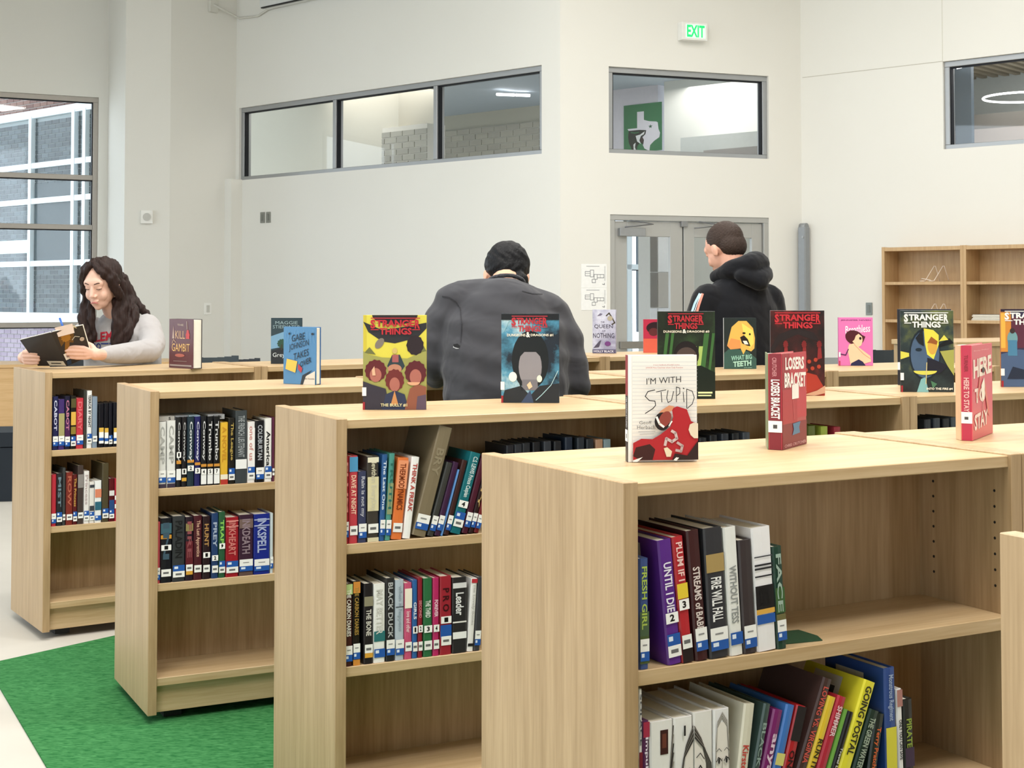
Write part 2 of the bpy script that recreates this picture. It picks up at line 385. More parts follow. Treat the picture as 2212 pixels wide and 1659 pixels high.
# light fixture in the upper room
g = aty(1111, 216, 18.2); q = MB(); q.tube([(g.x - .22, g.y, 3.93), (g.x, g.y + .2, 3.95)], .018, emit('tube_light', 'ffffff', 6)); q.tube([(g.x + .02, g.y + .2, 3.95), (g.x + .2, g.y + .25, 3.95)], .018, emit('tube_light_b', 'ffffff', 6))
tag(q.build('tube_lamp'), 'small white tube lamp on the ceiling behind the upper strip window', 'lamp')
# hall behind the door wall
PH = colpt(1436, Vector((2.0, 18.2)), d2) ; PH = aty(1436, 637, 17.6).xy
HW = mat('d6d8d2', .85, vary=.02, scale=2)
wall('wall_hall', PH, -d2, 1.9, out=away, z0=FLOOR, z1=4.1, m=HW)
wall('wall_banner', PH + d2 * 0.0 + Vector((-.05, .25)), d2, 1.05, out=away, z0=2.6, z1=4.1, m=mat('d9d6de', .85))
q = MB(); pts = [cA + d1 * .05 + Vector((-.05, .14)), cB + Vector((.0, .2)), cB + Vector((2.5, 2.5)), PH + Vector((-1, 6)), PH + Vector((-5, 6))]
q.prism([(p.x, p.y, 4.0) for p in pts], Vector((0, 0, .08)), mat('b4bfca', .7)); struct(q.build('ceiling_hall'))
# soffit bulkhead in hall
so0 = aty(1470, 320, 16.9); q = MB(); M5 = Matrix(((-d2.x, n3.x, 0, so0.x), (-d2.y, n3.y, 0, so0.y), (0, 0, 1, 0), (0, 0, 0, 1)))
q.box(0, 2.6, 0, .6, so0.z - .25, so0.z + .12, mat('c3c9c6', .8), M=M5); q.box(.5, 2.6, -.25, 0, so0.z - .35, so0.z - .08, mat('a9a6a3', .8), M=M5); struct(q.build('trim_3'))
# banner
b0 = hit(1349, 229, (PH + Vector((-.05, .25))), n3); b1 = hit(1431, 233, (PH + Vector((-.05, .25))), n3)
bn = empty('banner', (b0.x, b0.y, 0), 0, 'green wall banner with a white state outline and snarling cat head', 'banner')
U = Vector((b1.x - b0.x, b1.y - b0.y, 0)); N = Vector((-n3.x, -n3.y, 0)); hb = .60
mb = MB(); mb.prism([N * .01, N * .01 + U, N * .01 + U + Vector((0, 0, hb)), N * .01 + Vector((0, 0, hb))], N * .006, mat('3f7d55', .8)); c = mb.build('cloth', bn); bn.location.z = b0.z - hb
a = Art(N * .018, U, Vector((0, 0, hb)), N)
tex = [(.10, .50), (.36, .50), (.36, .84), (.54, .84), (.54, .66), (.68, .62), (.86, .60), (.90, .58), (.92, .44), (.96, .36), (.94, .27), (.80, .20), (.70, .12), (.68, .0), (.55, .06), (.50, .16), (.42, .24), (.34, .22), (.28, .30)]
a.poly([(u, v) for u, v in tex], 'e4e2ea')
st_ = [(.71 + .06 * cos(R(90 + 36 * i)) * (1 if i % 2 == 0 else .42), .51 + .045 * sin(R(90 + 36 * i)) * (1 if i % 2 == 0 else .42)) for i in range(10)]
a.poly(st_, '2c5a44')
a.poly([(.14, .46), (.42, .46), (.60, .44), (.58, .36), (.50, .30), (.54, .24), (.52, .14), (.44, .2), (.36, .12), (.34, .0), (.22, .06), (.14, .2), (.12, .34)], '14201c')
a.poly([(.32, .34), (.44, .36), (.56, .42), (.54, .36), (.46, .33), (.42, .24), (.46, .16), (.36, .22)], 'e9ecec')
a.poly([(.26, .16), (.32, .2), (.30, .1), (.34, .02), (.27, .04)], 'e9ecec'); a.poly([(.46, .30), (.52, .28), (.5, .18), (.46, .22)], '3a1f24')
a.line([(.2, .42), (.3, .40), (.4, .41)], .02, '2f7a4a')
a.build('emblem', bn)
# bright glazed strip + tile pillar in the hall seen through the door
pc = aty(1425, 600, 16.2).xy
hp = empty('tiled_pillar', (pc.x, pc.y, 0), A1, 'pillar clad in white and grey tiles seen through the left door glass', 'pillar')
part('pillar_core', hp, mat('dfe0dd', .6), -.12, .19, 0, .3, FLOOR, 2.45)
tiles = [(0, 'e8eaea'), (1, '6f6e6a'), (0, 'bdb9b2'), (0, 'dfe2e3'), (1, 'b7b4ad'), (0, 'e8eaea'), (0, '77756f'), (1, 'cfcdc7')]
zt0 = 2.55; hts = [.38, .42, .41, .42, .42, .42]
zc_ = 2.44
for i in range(7):
    zz = zc_ - i * .4
    part('tile', hp, mat(['e9ebec', '77746f', '77746f', 'e4e8ee', 'c4c1bb', 'e9ebec', 'bbb'*2][i], .4), -.12, -.035, -.012, 0, zz - .39, zz)
    part('tile', hp, mat(['e9ebec', 'e9ebec', 'b9b5ad', 'e4e8ee', 'b9b5ad', 'e9ebec', 'bdb9b2'][i], .4), -.025, .19, -.012, 0, zz - .39, zz)
# exterior glazing at the end of the hall
gz = aty(1380, 600, 18.6).xy
M6 = Matrix(((d1.x, -d1.y, 0, gz.x), (d1.y, d1.x, 0, gz.y), (0, 0, 1, 0), (0, 0, 0, 1)))
window('window_5', M6, (-.8, .62, .0, 2.5), (-.12, .16), (.75, 1.75), fm=WFRAME, fw=.07)
q = MB(); q.box(-.8, -.1, .5, .6, .0, 2.4, mat('6d8aa2', .7), M=M6); q.box(.2, .5, .4, .5, .9, 2.2, mat('5a6f80', .7), M=M6)
tag(q.build('far_building'), 'blue-grey building block seen through the hall window behind the doors', 'building')
wall('wall_hall_inner', aty(1470, 600, 17.3).xy, d1, 2.2, [( .35, .72, FLOOR, 2.2)], out=away, z1=2.5, m=mat('e2e3df', .8))
# right window room
PRr = cB + Vector((.676, .737)) * 2.0
sl = Vector(hit(2063, 250, cB + Vector((.676, .737)) * .35, Vector((.676, .737))).xy)
q = MB(); M7 = Matrix(((d4.x, .676, 0, sl.x), (d4.y, .737, 0, sl.y), (0, 0, 1, 0), (0, 0, 0, 1)))
q.box(0, .17, 0, .06, 2.0, 4.2, mat('5a6670', .5, .4), M=M7); struct(q.build('trim_4'))
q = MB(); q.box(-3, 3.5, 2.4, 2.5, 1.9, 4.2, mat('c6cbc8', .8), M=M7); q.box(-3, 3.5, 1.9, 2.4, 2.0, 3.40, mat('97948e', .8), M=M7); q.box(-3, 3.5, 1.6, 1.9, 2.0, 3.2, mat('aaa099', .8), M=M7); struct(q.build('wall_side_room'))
sl_ = empty('slat_ceiling'); sl_.matrix_world = M7; struct(sl_)
part('backing', sl_, mat('2e2c2a', .8), -2.5, 2.5, .2, 2.4, 3.96, 4.0)
for i in range(32): part('slat', sl_, mat('8a7f6a', .6), -2.45 + i * .13, -2.45 + i * .13 + .06, .2, 2.3, 3.86, 3.94)
rg = hit(2212, 210, PRr, Vector((.676, .737)))
q = MB(); q.tube([(rg.x + .42 * cos(t), rg.y + .42 * sin(t), rg.z) for t in [2 * pi * i / 40 for i in range(41)]], .011, emit('ring_light', 'ffffff', 5)); 
tag(q.build('ring_lamp'), 'white glowing ring lamp hanging behind the upper right window', 'lamp')
q = MB(); g2 = hit(2076, 143, cB + Vector((.676, .737)) * .3, Vector((.676, .737))); q.tube([(g2.x - .06, g2.y - .06, g2.z - .025), (g2.x, g2.y - .05, g2.z - .01), (g2.x + .06, g2.y - .05, g2.z + .03)], .014, emit('curved_light', 'ffffff', 4))
tag(q.build('curved_lamp'), 'short curved white lamp at the left end of the upper right window', 'lamp')
# ------------------------------------------------------------------ courtyard building outside the left window
PB = aty(100, 640, 24.0).xy
nB = Vector((-d2.y, d2.x)); nB = nB if nB.y > 0 else -nB
QB = PB - d2 * 2.2
MBd = Matrix(((d2.x, nB.x, 0, QB.x), (d2.y, nB.y, 0, QB.y), (0, 0, 1, 0), (0, 0, 0, 1)))
def onB(px, py): return on_wall(px, py, QB, d2)
bd = empty('brick_building', label='red-brown brick building with white framed glazing outside the left window', cat='building'); bd.matrix_world = MBd
bxl = onB(-30, 500)[0]; bxr = onB(225, 500)[0]
lo, hi = min(bxl, bxr), max(bxl, bxr)
part('mortar', bd, mat('cfccc8', .9), lo - .4, hi + .5, .02, .3, -.1, 6.2)
ztop = onB(75, 252)[1]
bricks(bd, None, lo - .1, hi + .1, ztop + .08, ztop + .75, .21, .065, .013, [mat('8a6f68', .9, vary=.1), mat('7b625e', .9, vary=.1)], y=.0)
zl0 = onB(60, 690)[1]
bricks(bd, None, lo - .1, hi + .1, zl0 - .95, zl0 - .08, .21, .065, .013, [mat('a59aa8', .9, vary=.06), mat('9c90a0', .9, vary=.06)], y=.0)  # lower courses: sunlit glare put into the pale brick colour
# curtain wall : dark bricks behind the panes model the brick reflected in the glass, then frames
GB = [mat('3b484d', .8, vary=.12), mat('333f45', .8, vary=.12), mat('46545a', .8, vary=.12)]
cw = empty('glazed_facade', label='white framed glass facade with brick reflections modelled behind, outside the left window', cat='facade'); cw.matrix_world = MBd
part('backing', cw, mat('93a0a2', .8), lo - .2, hi + .3, -.005, .015, zl0, ztop)
bricks(cw, None, lo - .1, hi + .1, zl0 + .05, ztop - .05, .21, .065, .013, GB, y=-.03)
rows_ = [onB(75, y)[1] for y in (252, 360, 436, 570)]
xs_ = [onB(x, 500)[0] for x in (75, 168, 192)]
for z_ in rows_: part('transom_bar', cw, WFRAME, lo - .3, hi + .3, -.10, -.03, z_ - .045, z_ + .045)
part('sill_band', cw, WFRAME, lo - .3, hi + .3, -.14, -.03, zl0 - .07, zl0 + .12); part('head_band', cw, WFRAME, lo - .3, hi + .3, -.12, -.03, ztop - .02, ztop + .08)
for x_ in xs_ + [onB(-15, 500)[0]]: part('mullion', cw, WFRAME, x_ - .045, x_ + .045, -.11, -.02, zl0, ztop)
part('pane', cw, GLASS, lo - .3, hi + .3, -.05, -.045, zl0, ztop)
part('blind', cw, mat('c3dfe0', .7), xs_[0] + .06, hi + .3, -.044, -.036, onB(30, 548)[1], onB(30, 520)[1])
part('dark_opening', cw, mat('34444a', .6), xs_[1] + .06, xs_[0] - .06, -.042, -.034, onB(120, 565)[1], onB(120, 395)[1])
q = MB(); q.box(-30, 8, 17.7, 60, -.6, -.5, mat('b5b4ae', .9)); struct(q.build('ground_outside'))
# ------------------------------------------------------------------ small wall fittings
def plate(name, px, py, P, d, wpx, hpx, m, label, cat, th=.02, inner=None, group=None):
    s_, z_ = on_wall(px, py, P, d); s2, z2 = on_wall(px + wpx, py + hpx, P, d); w_, h_ = abs(s2 - s_), abs(z2 - z_)
    n = Vector((-d.y, d.x)); n = n if n.dot(Vector((P.x, P.y))) > 0 else -n
    r = empty(name, (0, 0, 0), 0, label, cat, group); p = P + d * s_
    r.matrix_world = Matrix(((d.x, n.x, 0, p.x), (d.y, n.y, 0, p.y), (0, 0, 1, z_), (0, 0, 0, 1)))
    part('plate', r, m, -w_ / 2, w_ / 2, -th, -.0005, -h_ / 2, h_ / 2, bev=.003)
    if inner: part(inner[0], r, inner[1], -w_ * .22, w_ * .22, -th - .006, -th, -h_ * .3, h_ * .3, bev=.002)
    return r, w_, h_
dcol = (cE - cD).normalized()
r, w_, h_ = plate('wall_speaker', 316, 469, cD, dcol, 25, 29, WHITE, 'small square white alarm speaker high on the column', 'speaker', .05)
q = MB()
for i in range(24):
    a0 = 2 * pi * i / 24; a1 = 2 * pi * (i + 1) / 24
q.tube([(0, -.062, 0), (0, -.05, 0)], w_ * .34, mat('c9c8c2', .6), seg=24); q.build('speaker_cone', r)
plate('wall_outlet', 448, 667, cC, d3, 15, 25, WHITE, 'white wall outlet beside the column near shelf height', 'outlet', .012, ('socket', mat('c8c6bf', .5)))
plate('wall_plate', 568, 470, cA, d2, 9, 23, mat('8e8f88', .5, .3, .3), 'left one of two narrow grey switch plates on the back wall', 'switch', .012, ('switch', mat('7d7e78')), 'grey switch plates')
plate('wall_plate', 580.5, 469.5, cA, d2, 9, 23, mat('8e8f88', .5, .3, .3), 'right one of two narrow grey switch plates on the back wall', 'switch', .012, ('switch', mat('7d7e78')), 'grey switch plates')
plate('wall_plate', 1878, 667, cB, d4, 14, 27, mat('8b9290', .5, .3, .3), 'single grey wall plate left of the wall bookcase', 'switch', .012, ('switch', mat('7c8280')))
# exit sign
r, w_, h_ = plate('exit_sign', 1491, 71, cA, d1, 54, 42, mat('ecebe6', .5), 'white exit sign with glowing green letters above the doors', 'sign', .10)
a = Art((-w_ * .46, -.1005, -h_ * .42), (w_ * .92, 0, 0), (0, 0, h_ * .84), (0, -1, 0)); a.rect(.10, .04, .96, .96, emit('exit_face', 'd5f2e0', .35))
a.text('EXIT', .16, .10, .92, .90, emit('exit_green', '14d468', .85), bold=.03); a.build('lettering', r)
# floor plans
for i, (px, py, lb) in enumerate([(1283, 596, 'upper sheet with a floor plan drawing taped left of the doors'), (1283, 646, 'lower sheet with a floor plan drawing taped left of the doors')]):
    r, w_, h_ = plate('floor_plan', px, py, cA, d1, 55 - i * 0, 52 - i * 4, mat('f6f6f4', .4), lb, 'paper', .004, group='taped floor plans')
    a = Art((-w_ / 2, -.0045, -h_ / 2), (w_, 0, 0), (0, 0, h_), (0, -1, 0)); g_ = '8b8b90'
    a.line([(.2, .9), (.7, .9)], .02, g_)
    for (u0, v0, u1, v1) in [(.15, .5, .35, .68), (.35, .46, .48, .74), (.5, .36, .62, .56), (.62, .42, .88, .56), (.42, .22, .55, .36)]:
        a.line([(u0, v0), (u1, v0), (u1, v1), (u0, v1), (u0, v0)], .022, g_)
    a.line([(.15, .6), (.35, .6)], .015, g_); a.line([(.92, .3), (.92, .9)], .015, g_); a.line([(.74, .42), (.74, .56)], .015, g_); a.line([(.82, .16), (.9, .14), (.9, .2)], .02, '55555a')
    a.build('drawing', r)
# grey pole beside corner
s_, z_ = on_wall(1738, 488, cB, d4); z_ += .02
pr = empty('folded_barrier', label='tall grey metal channel post leaning in the corner right of the doors', cat='post'); pr.matrix_world = MR
q = MB(); q.box(.02, .11, -.12, -.02, FLOOR, z_ - .03, mat('93979b', .4, .5, .3), bev=.012); q.build('channel', pr)
q = MB(); q.tube([(.03, -.07, z_ - .04), (.10, -.07, z_ - .04)], .045, mat('93979b', .4, .5, .3), seg=20); q.build('rounded_cap', pr)
q = MB(); q.tube([(.085, -.13, z_ - .14), (.085, -.115, z_ - .14)], .012, ALU); q.build('bolt', pr)
# projector screen housing and conduit high on back wall
s_, z_ = on_wall(583, 22, cA, d2); s2, _ = on_wall(760, -20, cA, d2)
pr = empty('screen_housing', label='long white screen housing mounted high on the back wall', cat='projection screen'); pr.matrix_world = MS
part('case', pr, mat('d9dad8', .4), s2 - 1.2, s_, -.16, -.02, z_, z_ + .16, bev=.01); part('slot', pr, BLACK, s2 - 1.2, s_ - .04, -.165, -.13, z_ - .008, z_ + .004)
sb_, zb_ = on_wall(458, 8, cC, d3)
q = MB(); p0 = cC + d3 * sb_; q.box(-.06, .06, -.05, .0, -.11, .11, mat('d5d3ca', .6), M=Matrix(((d3.x, .737, 0, p0.x), (d3.y, -.676, 0, p0.y), (0, 0, 1, zb_), (0, 0, 0, 1))) @ Matrix.Translation((0, .05, 0)), bev=.005)
tag(q.build('junction_box'), 'small white junction box high in the corner with a cable', 'box')
A_ = p0 + Vector((.05, -.04)) ; pts = []
e0 = Vector((p0.x + .03, p0.y - .04, zb_ - .02)); cc3 = Vector((cC.x + .05, cC.y - .08, zb_ - .14)); c1s = cA + d2 * (s_ + .25); c2s = cA + d2 * (s_ - .02)
q = MB(); q.tube([e0, (e0 + cc3) / 2 + Vector((0, 0, -.0)), cc3, (c1s.x + .02, c1s.y - .05, zb_ - .16), (c2s.x + .02, c2s.y - .07, z_ + .03)], .013, mat('d5d3ca', .6)); tag(q.build('cable'), 'white cable running from the corner box to the screen housing', 'cable')
# ------------------------------------------------------------------ carpet
def fz(px, py): v = atz(px, py, FLOOR); return Vector((v.x, v.y))
ga, gb = fz(0, 1431), fz(243, 1377); gc, gd = fz(0, 1489), fz(100, 1659)
e1 = (gb - ga).normalized(); e2 = (gd - gc).normalized()
den = e1.x * e2.y - e1.y * e2.x; tt = ((gc - ga).x * e2.y - (gc - ga).y * e2.x) / den; corner = ga + e1 * tt
gm = bpy.data.materials.new('green_carpet'); gm.use_nodes = True; nt = gm.node_tree; b = nt.nodes['Principled BSDF']; b.inputs['Roughness'].default_value = .95; b.inputs['Specular IOR Level'].default_value = .1
tc = nt.nodes.new('ShaderNodeTexCoord'); mp = nt.nodes.new('ShaderNodeMapping'); mp.inputs['Scale'].default_value = (30, 90, 1); mp.inputs['Rotation'].default_value = (0, 0, R(-27))
nz = nt.nodes.new('ShaderNodeTexNoise'); nz.inputs['Scale'].default_value = 1; nz.inputs['Detail'].default_value = 5; nz.inputs['Distortion'].default_value = 1.0
cr = nt.nodes.new('ShaderNodeValToRGB'); cr.color_ramp.elements[0].position = .35; cr.color_ramp.elements[0].color = lin('235f31'); cr.color_ramp.elements[1].position = .68; cr.color_ramp.elements[1].color = lin('46824e')
nt.links.new(tc.outputs['Object'], mp.inputs[0]); nt.links.new(mp.outputs[0], nz.inputs['Vector']); nt.links.new(nz.outputs['Fac'], cr.inputs[0]); nt.links.new(cr.outputs[0], b.inputs['Base Color'])
q = MB(); P_ = [corner, corner + e1 * 6, corner + e1 * 6 + e2 * 5, corner + e2 * 5]; q.prism([(p.x, p.y, FLOOR + .0005) for p in P_], Vector((0, 0, .006)), gm)
tag(q.build('carpet'), 'bright green carpet area under the low bookshelves', 'carpet')
# ------------------------------------------------------------------ shelf units
ZS = [.745, .430, .118]   # tops of the shelves
def shelf_unit(org, yaw, label, L=UL, shelves=True, group='low oak bookshelf units'):
    r = empty('bookshelf', (org.x, org.y, 0), yaw, label, 'bookshelf', group)
    part('side_panel', r, WV, 0, PT, 0, UW, 0, H, bev=.0015); part('side_panel', r, WV, L - PT - .0008, L - .0008, 0, UW, 0, H, bev=.0015)
    part('top_panel', r, WH, PT, L - PT, .008, UW - .008, H - .027, H - .0035, bev=.0015)
    part('back_panel', r, WV, PT, L - PT, UW / 2 - .009, UW / 2 + .009, .03, H - .027)
    for y0, y1 in ((.010, UW / 2 - .009), (UW / 2 + .009, UW - .010)):
        for z in ZS: part('shelf', r, WH, PT, L - PT, y0, y1, z - .026, z, bev=.001)
    part('kick_panel', r, WH, PT, L - PT, .030, .048, .002, .092); part('kick_panel', r, WH, PT, L - PT, UW - .048, UW - .03, .002, .092)
    for x in (.10, L - .10):
        for y in (.10, UW - .10): part('foot', r, BLACK, x - .03, x + .03, y - .03, y + .03, FLOOR + .0075, .004)
    return r
UN = {'A': [('far left unit of the back row where the girl leans', UL), ('second unit of the back row, left of the grey sweatshirt', UL), ('third unit of the back row behind the grey sweatshirt', UL), ('fourth unit of the back row in front of the doors', UL)],
      'B': [('left end unit of the second row from the back', UL), ('second unit of the row just behind the man in grey', UL), ('third unit in the row under the blond cover book', UL), ('fourth unit in the row under the pink book', UL)],
      'C': [('left end unit of the second row from the front', UL + .025), ('middle unit of the row with the red title comic', UL - .025), ('right unit of the row under the yellow circle comic', UL)],
      'D': [('nearest large unit with two shelves of books in front', UL), ('unit at the right edge carrying the pink-red novel', UL)]}
USTART = {}
for row, us in UN.items():
    s = 0
    for i, (lb, L_) in enumerate(us):
        o = ORG[row] + rdir(row) * s; USTART[(row, i)] = s
        shelf_unit(o, YAW[row], 'low oak bookshelf, ' + lb, L_); s += L_ + .0008
# nearest unit, cut by the right edge
pE = atz(2158, 1150, H).xy; yE = R(28.5); nE = Vector((-sin(yE), cos(yE)))
shelf_unit(pE - nE * UW, yE, 'closest oak bookshelf end panel cut off by the lower right edge')
# shelf pin holes on the right panel of unit D1
q = MB(); M = Matrix.Translation((ORG['D'].x, ORG['D'].y, 0)) @ Matrix.Rotation(YAW['D'], 4, 'Z')
dd1 = [o for o in bpy.data.objects if o.get('label', '').startswith('low oak bookshelf, nearest large')][0]
for z in [.80 + .032 * i for i in range(7)]:
    for y in (.045, .215): q.tube([(UL - PT - .0012, y, z), (UL - PT - .0006, y, z)], .003, BLACK, seg=8)
q.build('pin_holes', dd1)
# ------------------------------------------------------------------ books on the shelves
def spine_book(row, zs, s0, s1, h, lean, dep, off, colr, title, tcol, lab, desc, num=None, group=None, cap=None, region=(.36, .93), band=None):
    w_ = max(s1 - s0 - .0008, .006)
    p = ORG[row] + rdir(row) * s0 + rnor(row) * off
    r = empty('book', (p.x, p.y, zs + .0006), 0, desc, 'book', group)
    Rz = Matrix.Rotation(YAW[row], 4, 'Z')
    w_h = w_ * cos(lean)      # true thickness of a leaning book
    if lean > 0: piv = Matrix.Translation((w_ , 0, 0)) @ Matrix.Rotation(lean, 4, 'Y') @ Matrix.Translation((-w_h, 0, 0))
    else: piv = Matrix.Rotation(lean, 4, 'Y')
    r.matrix_world = Matrix.Translation((p.x, p.y, zs + .0006)) @ Rz @ piv
    w_ = w_h; t = .0022 if w_ > .012 else .001
    c1 = colr if not isinstance(colr, str) else mat(colr, .32, .4, vary=.10, scale=14)
    q = MB(); k = min(.003, w_ * .2)
    # cover: rounded spine + two boards
    prof = [(0, .004), (k, 0.0008), (w_ / 2, 0), (w_ - k, .0008), (w_, .004), (w_, dep), (w_ - t, dep), (w_ - t, .006), (t, .006), (t, dep), (0, dep)]
    q.prism([(x, y, 0) for x, y in prof], Vector((0, 0, h)), c1); cv = q.build('cover', r)
    part('pages', r, PAGES, t, w_ - t, .006, dep - .004, .003, h - .004)
    A = Art((0, 0, 0), (w_, 0, 0), (0, 0, h), (0, -1, 0))
    if band:
        for v0, v1, bc in band: A.rect(.02, v0, .98, v1, bc)
    if cap: A.rect(.02, 1 - cap[1], .98, .996, cap[0])
    if title: A.text(title, .22, region[0], .78, region[1], tcol, rot=-90, bold=.025)
    if title or band or cap: A.build('spine_print', cv)
    else: A.mb.bm.free()
    if lab:
        A = Art((0, -.0008, 0), (w_, 0, 0), (0, 0, h), (0, -1, 0)); u = min(.10 * .2 / h, .1); v = .06 + (abs(hash_(desc)) % 5) * .008
        if lab in ('wb', 'wbn'): A.rect(.04, v + .75 * u, .98, v + 1.9 * u, 'f3f2ee'); A.rect(.04, v - .1 * u, .98, v + .75 * u, SHBLUE); A.rect(.15, v + .25 * u, .45, v + .6 * u, 'dfe8f5'); A.line([(.3, v + 1.35 * u), (.7, v + 1.35 * u)], .012, '8c8c8c')
        elif lab == 'bw': A.rect(.04, v + u, .98, v + 2 * u, SHBLUE); A.rect(.15, v + 1.4 * u, .45, v + 1.8 * u, 'dfe8f5'); A.rect(.04, v, .98, v + u, 'f3f2ee'); A.line([(.3, v + .5 * u), (.7, v + .5 * u)], .03, '6c6c6c')
        elif lab == 'b': A.rect(.04, v, .98, v + 1.1 * u, SHBLUE); A.rect(.15, v + .55 * u, .45, v + .95 * u, 'dfe8f5')
        elif lab == 'w': A.rect(.08, v + .3 * u, .95, v + 1.5 * u, 'f3f2ee'); A.line([(.3, v + .9 * u), (.7, v + .9 * u)], .03, '6c6c6c')
        elif lab == 'wy': A.rect(.08, v + .8 * u, .95, v + 1.9 * u, 'f3f2ee'); A.line([(.3, v + 1.3 * u), (.7, v + 1.3 * u)], .03, '6c6c6c'); A.rect(.08, v + .2 * u, .95, v + .8 * u, 'd9a03c')
        elif lab == 'y': A.rect(.06, v + 2.6 * u, .95, v + 3.6 * u, 'dcb14a'); A.rect(.06, v + 1.3 * u, .95, v + 2.6 * u, 'f3f2ee'); A.rect(.06, v + .6 * u, .95, v + 1.3 * u, SHBLUE); A.rect(.06, v, .95, v + .6 * u, 'f3f2ee')
        A.build('call_label', cv)
    if num:
        v = num[1]; A = Art((0, -.0012, 0), (w_, 0, 0), (0, 0, h), (0, -1, 0)); hh = .085 * .22 / h
        A.rect(.06, v, .96, v + hh, 'f6f5f2' if len(num) < 3 else num[2]); A.text(num[0], .34 if len(num[0]) == 1 else .2, v + hh * .18, .68 if len(num[0]) == 1 else .8, v + hh * .84, '101010', bold=.04); A.build('number_label', cv)
    return r
def hash_(s):
    h = 7
    for c in s: h = (h * 31 + ord(c)) % 100003
    return h
def run(row, zs, S, ox, oy, base, books, group, off=.014):
    """books: (xl, xr, ytop, dx, colour, title, title colour, label kind, description, kwargs) in crop pixels; base=(x0,y0,x1,y1) line"""
    last = None
    for bk in books:
        xl, xr, yt, dx, colr, title, tcol, lab, desc = bk[:9]; kw = bk[9] if len(bk) > 9 else {}
        def by(x): return oy + (base[1] + (base[3] - base[1]) * (x - base[0]) / (base[2] - base[0])) / S
        o_ = kw.pop('off', off)
        a, _ = front(row, ox + xl / S, by(xl), o_); b, _ = front(row, ox + xr / S, by(xr), o_)
        st, z = front(row, ox + (xl + dx) / S, oy + yt / S, o_)
        lean = math.atan2(st - a, z - zs) if dx else 0.0
        if abs(lean) < R(2.2): lean = 0.0
        if last is None and a < PT + .001: b += PT + .001 - a; a = PT + .001
        if last is not None and a < last: a = last
        if b - a < .006: b = a + .006
        last = b + .0004
        h = (z - zs) / cos(lean) if lean >= 0 else (z - zs) / cos(lean)
        h -= abs(math.tan(lean)) * 0
        spine_book(row, zs, a, b, h, lean, kw.pop('dep', min(.215, h * .68)), o_, colr, title, tcol, lab, desc, group=group, **kw)
Wt = 'eceae4'
B0, B1 = ZS[0], ZS[1]
# row A (farthest), left unit
run('A', B0, 4.147, 20, 780, (388, 778, 978, 742), [
 (388, 438, 320, 0, '23264f', 'CABOT', 'c9cbe0', 'wb', 'navy book with pale title at the left end of the far unit top shelf'),
 (440, 495, 345, 0, '43306b', None, Wt, 'wb', 'purple book with an olive panel, far unit top shelf', {'band': [(.25, .72, 'a39c6c')]}),
 (497, 545, 318, 0, '1c1b33', 'CABOT', 'c27a95', 'wb', 'dark navy and plum book, far unit top shelf', {'band': [(.12, .55, '4a2450')]}),
 (550, 597, 315, 0, '1d1b17', None, Wt, 'bw', 'black book with gold figure panels, far unit top shelf', {'band': [(.45, .70, 'd9ac4d'), (.28, .42, '8d7a34'), (.78, .95, '56502e')]}),
 (600, 664, 335, 0, 'c23a46', 'DIARY', 'd96d72', 'wb', 'bright red book on the far unit top shelf'),
 (666, 693, 265, 0, '3b3c37', None, Wt, None, 'tall dark grey-green book beside the white one, far unit top shelf'),
 (695, 740, 268, 8, 'e9e8e6', 'TERROR BY NIGHT', '1d1d22', 'bw', 'tall white book with black title on the far unit top shelf'),
 (744, 790, 320, 10, '8494a6', None, Wt, 'w', 'blue-grey book right of the tall white one, far unit top shelf'),
 (800, 848, 385, 0, '12131b', None, Wt, 'y', 'first black series book with yellow label, far unit top shelf'),
 (851, 890, 380, 0, '12131b', None, Wt, 'y', 'second black series book with yellow label, far unit top shelf'),
 (892, 925, 378, 0, '14151f', None, Wt, 'bw', 'third black series book, set back, far unit top shelf'),
 (932, 978, 375, 0, '12131b', None, Wt, 'y', 'last visible black series book beside the next unit, far unit top shelf'),
], 'books on the far unit top shelf')
run('A', B1, 4.147, 20, 780, (375, 1480, 968, 1430), [
 (375, 420, 1020, 0, 'b83240', None, Wt, 'wb', 'red book at the left end of the far unit middle shelf'),
 (423, 474, 1010, 0, '2a2b2e', 'MIST', '6f8590', 'bw', 'black book with grey image, far unit middle shelf'),
 (476, 504, 960, 0, '3c3f40', None, Wt, 'w', 'thin dark grey book, far unit middle shelf'),
 (508, 568, 1000, 0, '7c3028', 'ROW', 'b0614c', 'w', 'rust brown book, far unit middle shelf'),
 (570, 608, 1020, 0, '5b1c1e', 'The Princess', 'c49a4b', 'bw', 'maroon book with gold title, far unit middle shelf'),
 (611, 664, 940, 0, '453a37', None, Wt, 'w', 'tall dark brown book, far unit middle shelf', {'band': [(.62, .85, '8a8582')]}),
 (667, 716, 990, 0, 'e6e2df', 'Princess', 'b8a8a8', 'bw', 'white book with faint title, far unit middle shelf'),
 (718, 762, 1085, 0, 'e0dcd6', None, Wt, 'bw', 'short white book with dark marks, far unit middle shelf', {'band': [(.3, .42, '3b4048'), (.86, .93, '3b4048')]}),
 (765, 826, 1075, 0, 'e9ebea', None, Wt, 'b', 'white book with orange and teal pictures, far unit middle shelf', {'band': [(.6, .8, 'd78465'), (.3, .5, '2f6478')]}),
 (832, 890, 920, 0, '4e4632', None, Wt, 'bw', 'tall olive brown book, far unit middle shelf'),
 (893, 941, 1055, 0, '57171d', None, Wt, 'bw', 'dark red book with blue band, far unit middle shelf', {'band': [(.25, .5, '2b4a7e'), (.6, .72, 'dcd9d6')]}),
 (943, 968, 1055, 0, 'a92437', None, Wt, None, 'red and white striped book at the right, far unit middle shelf', {'band': [(.3, .4, 'eee'*2), (.5, .6, 'eee'*2)]}),
], 'books on the far unit middle shelf')
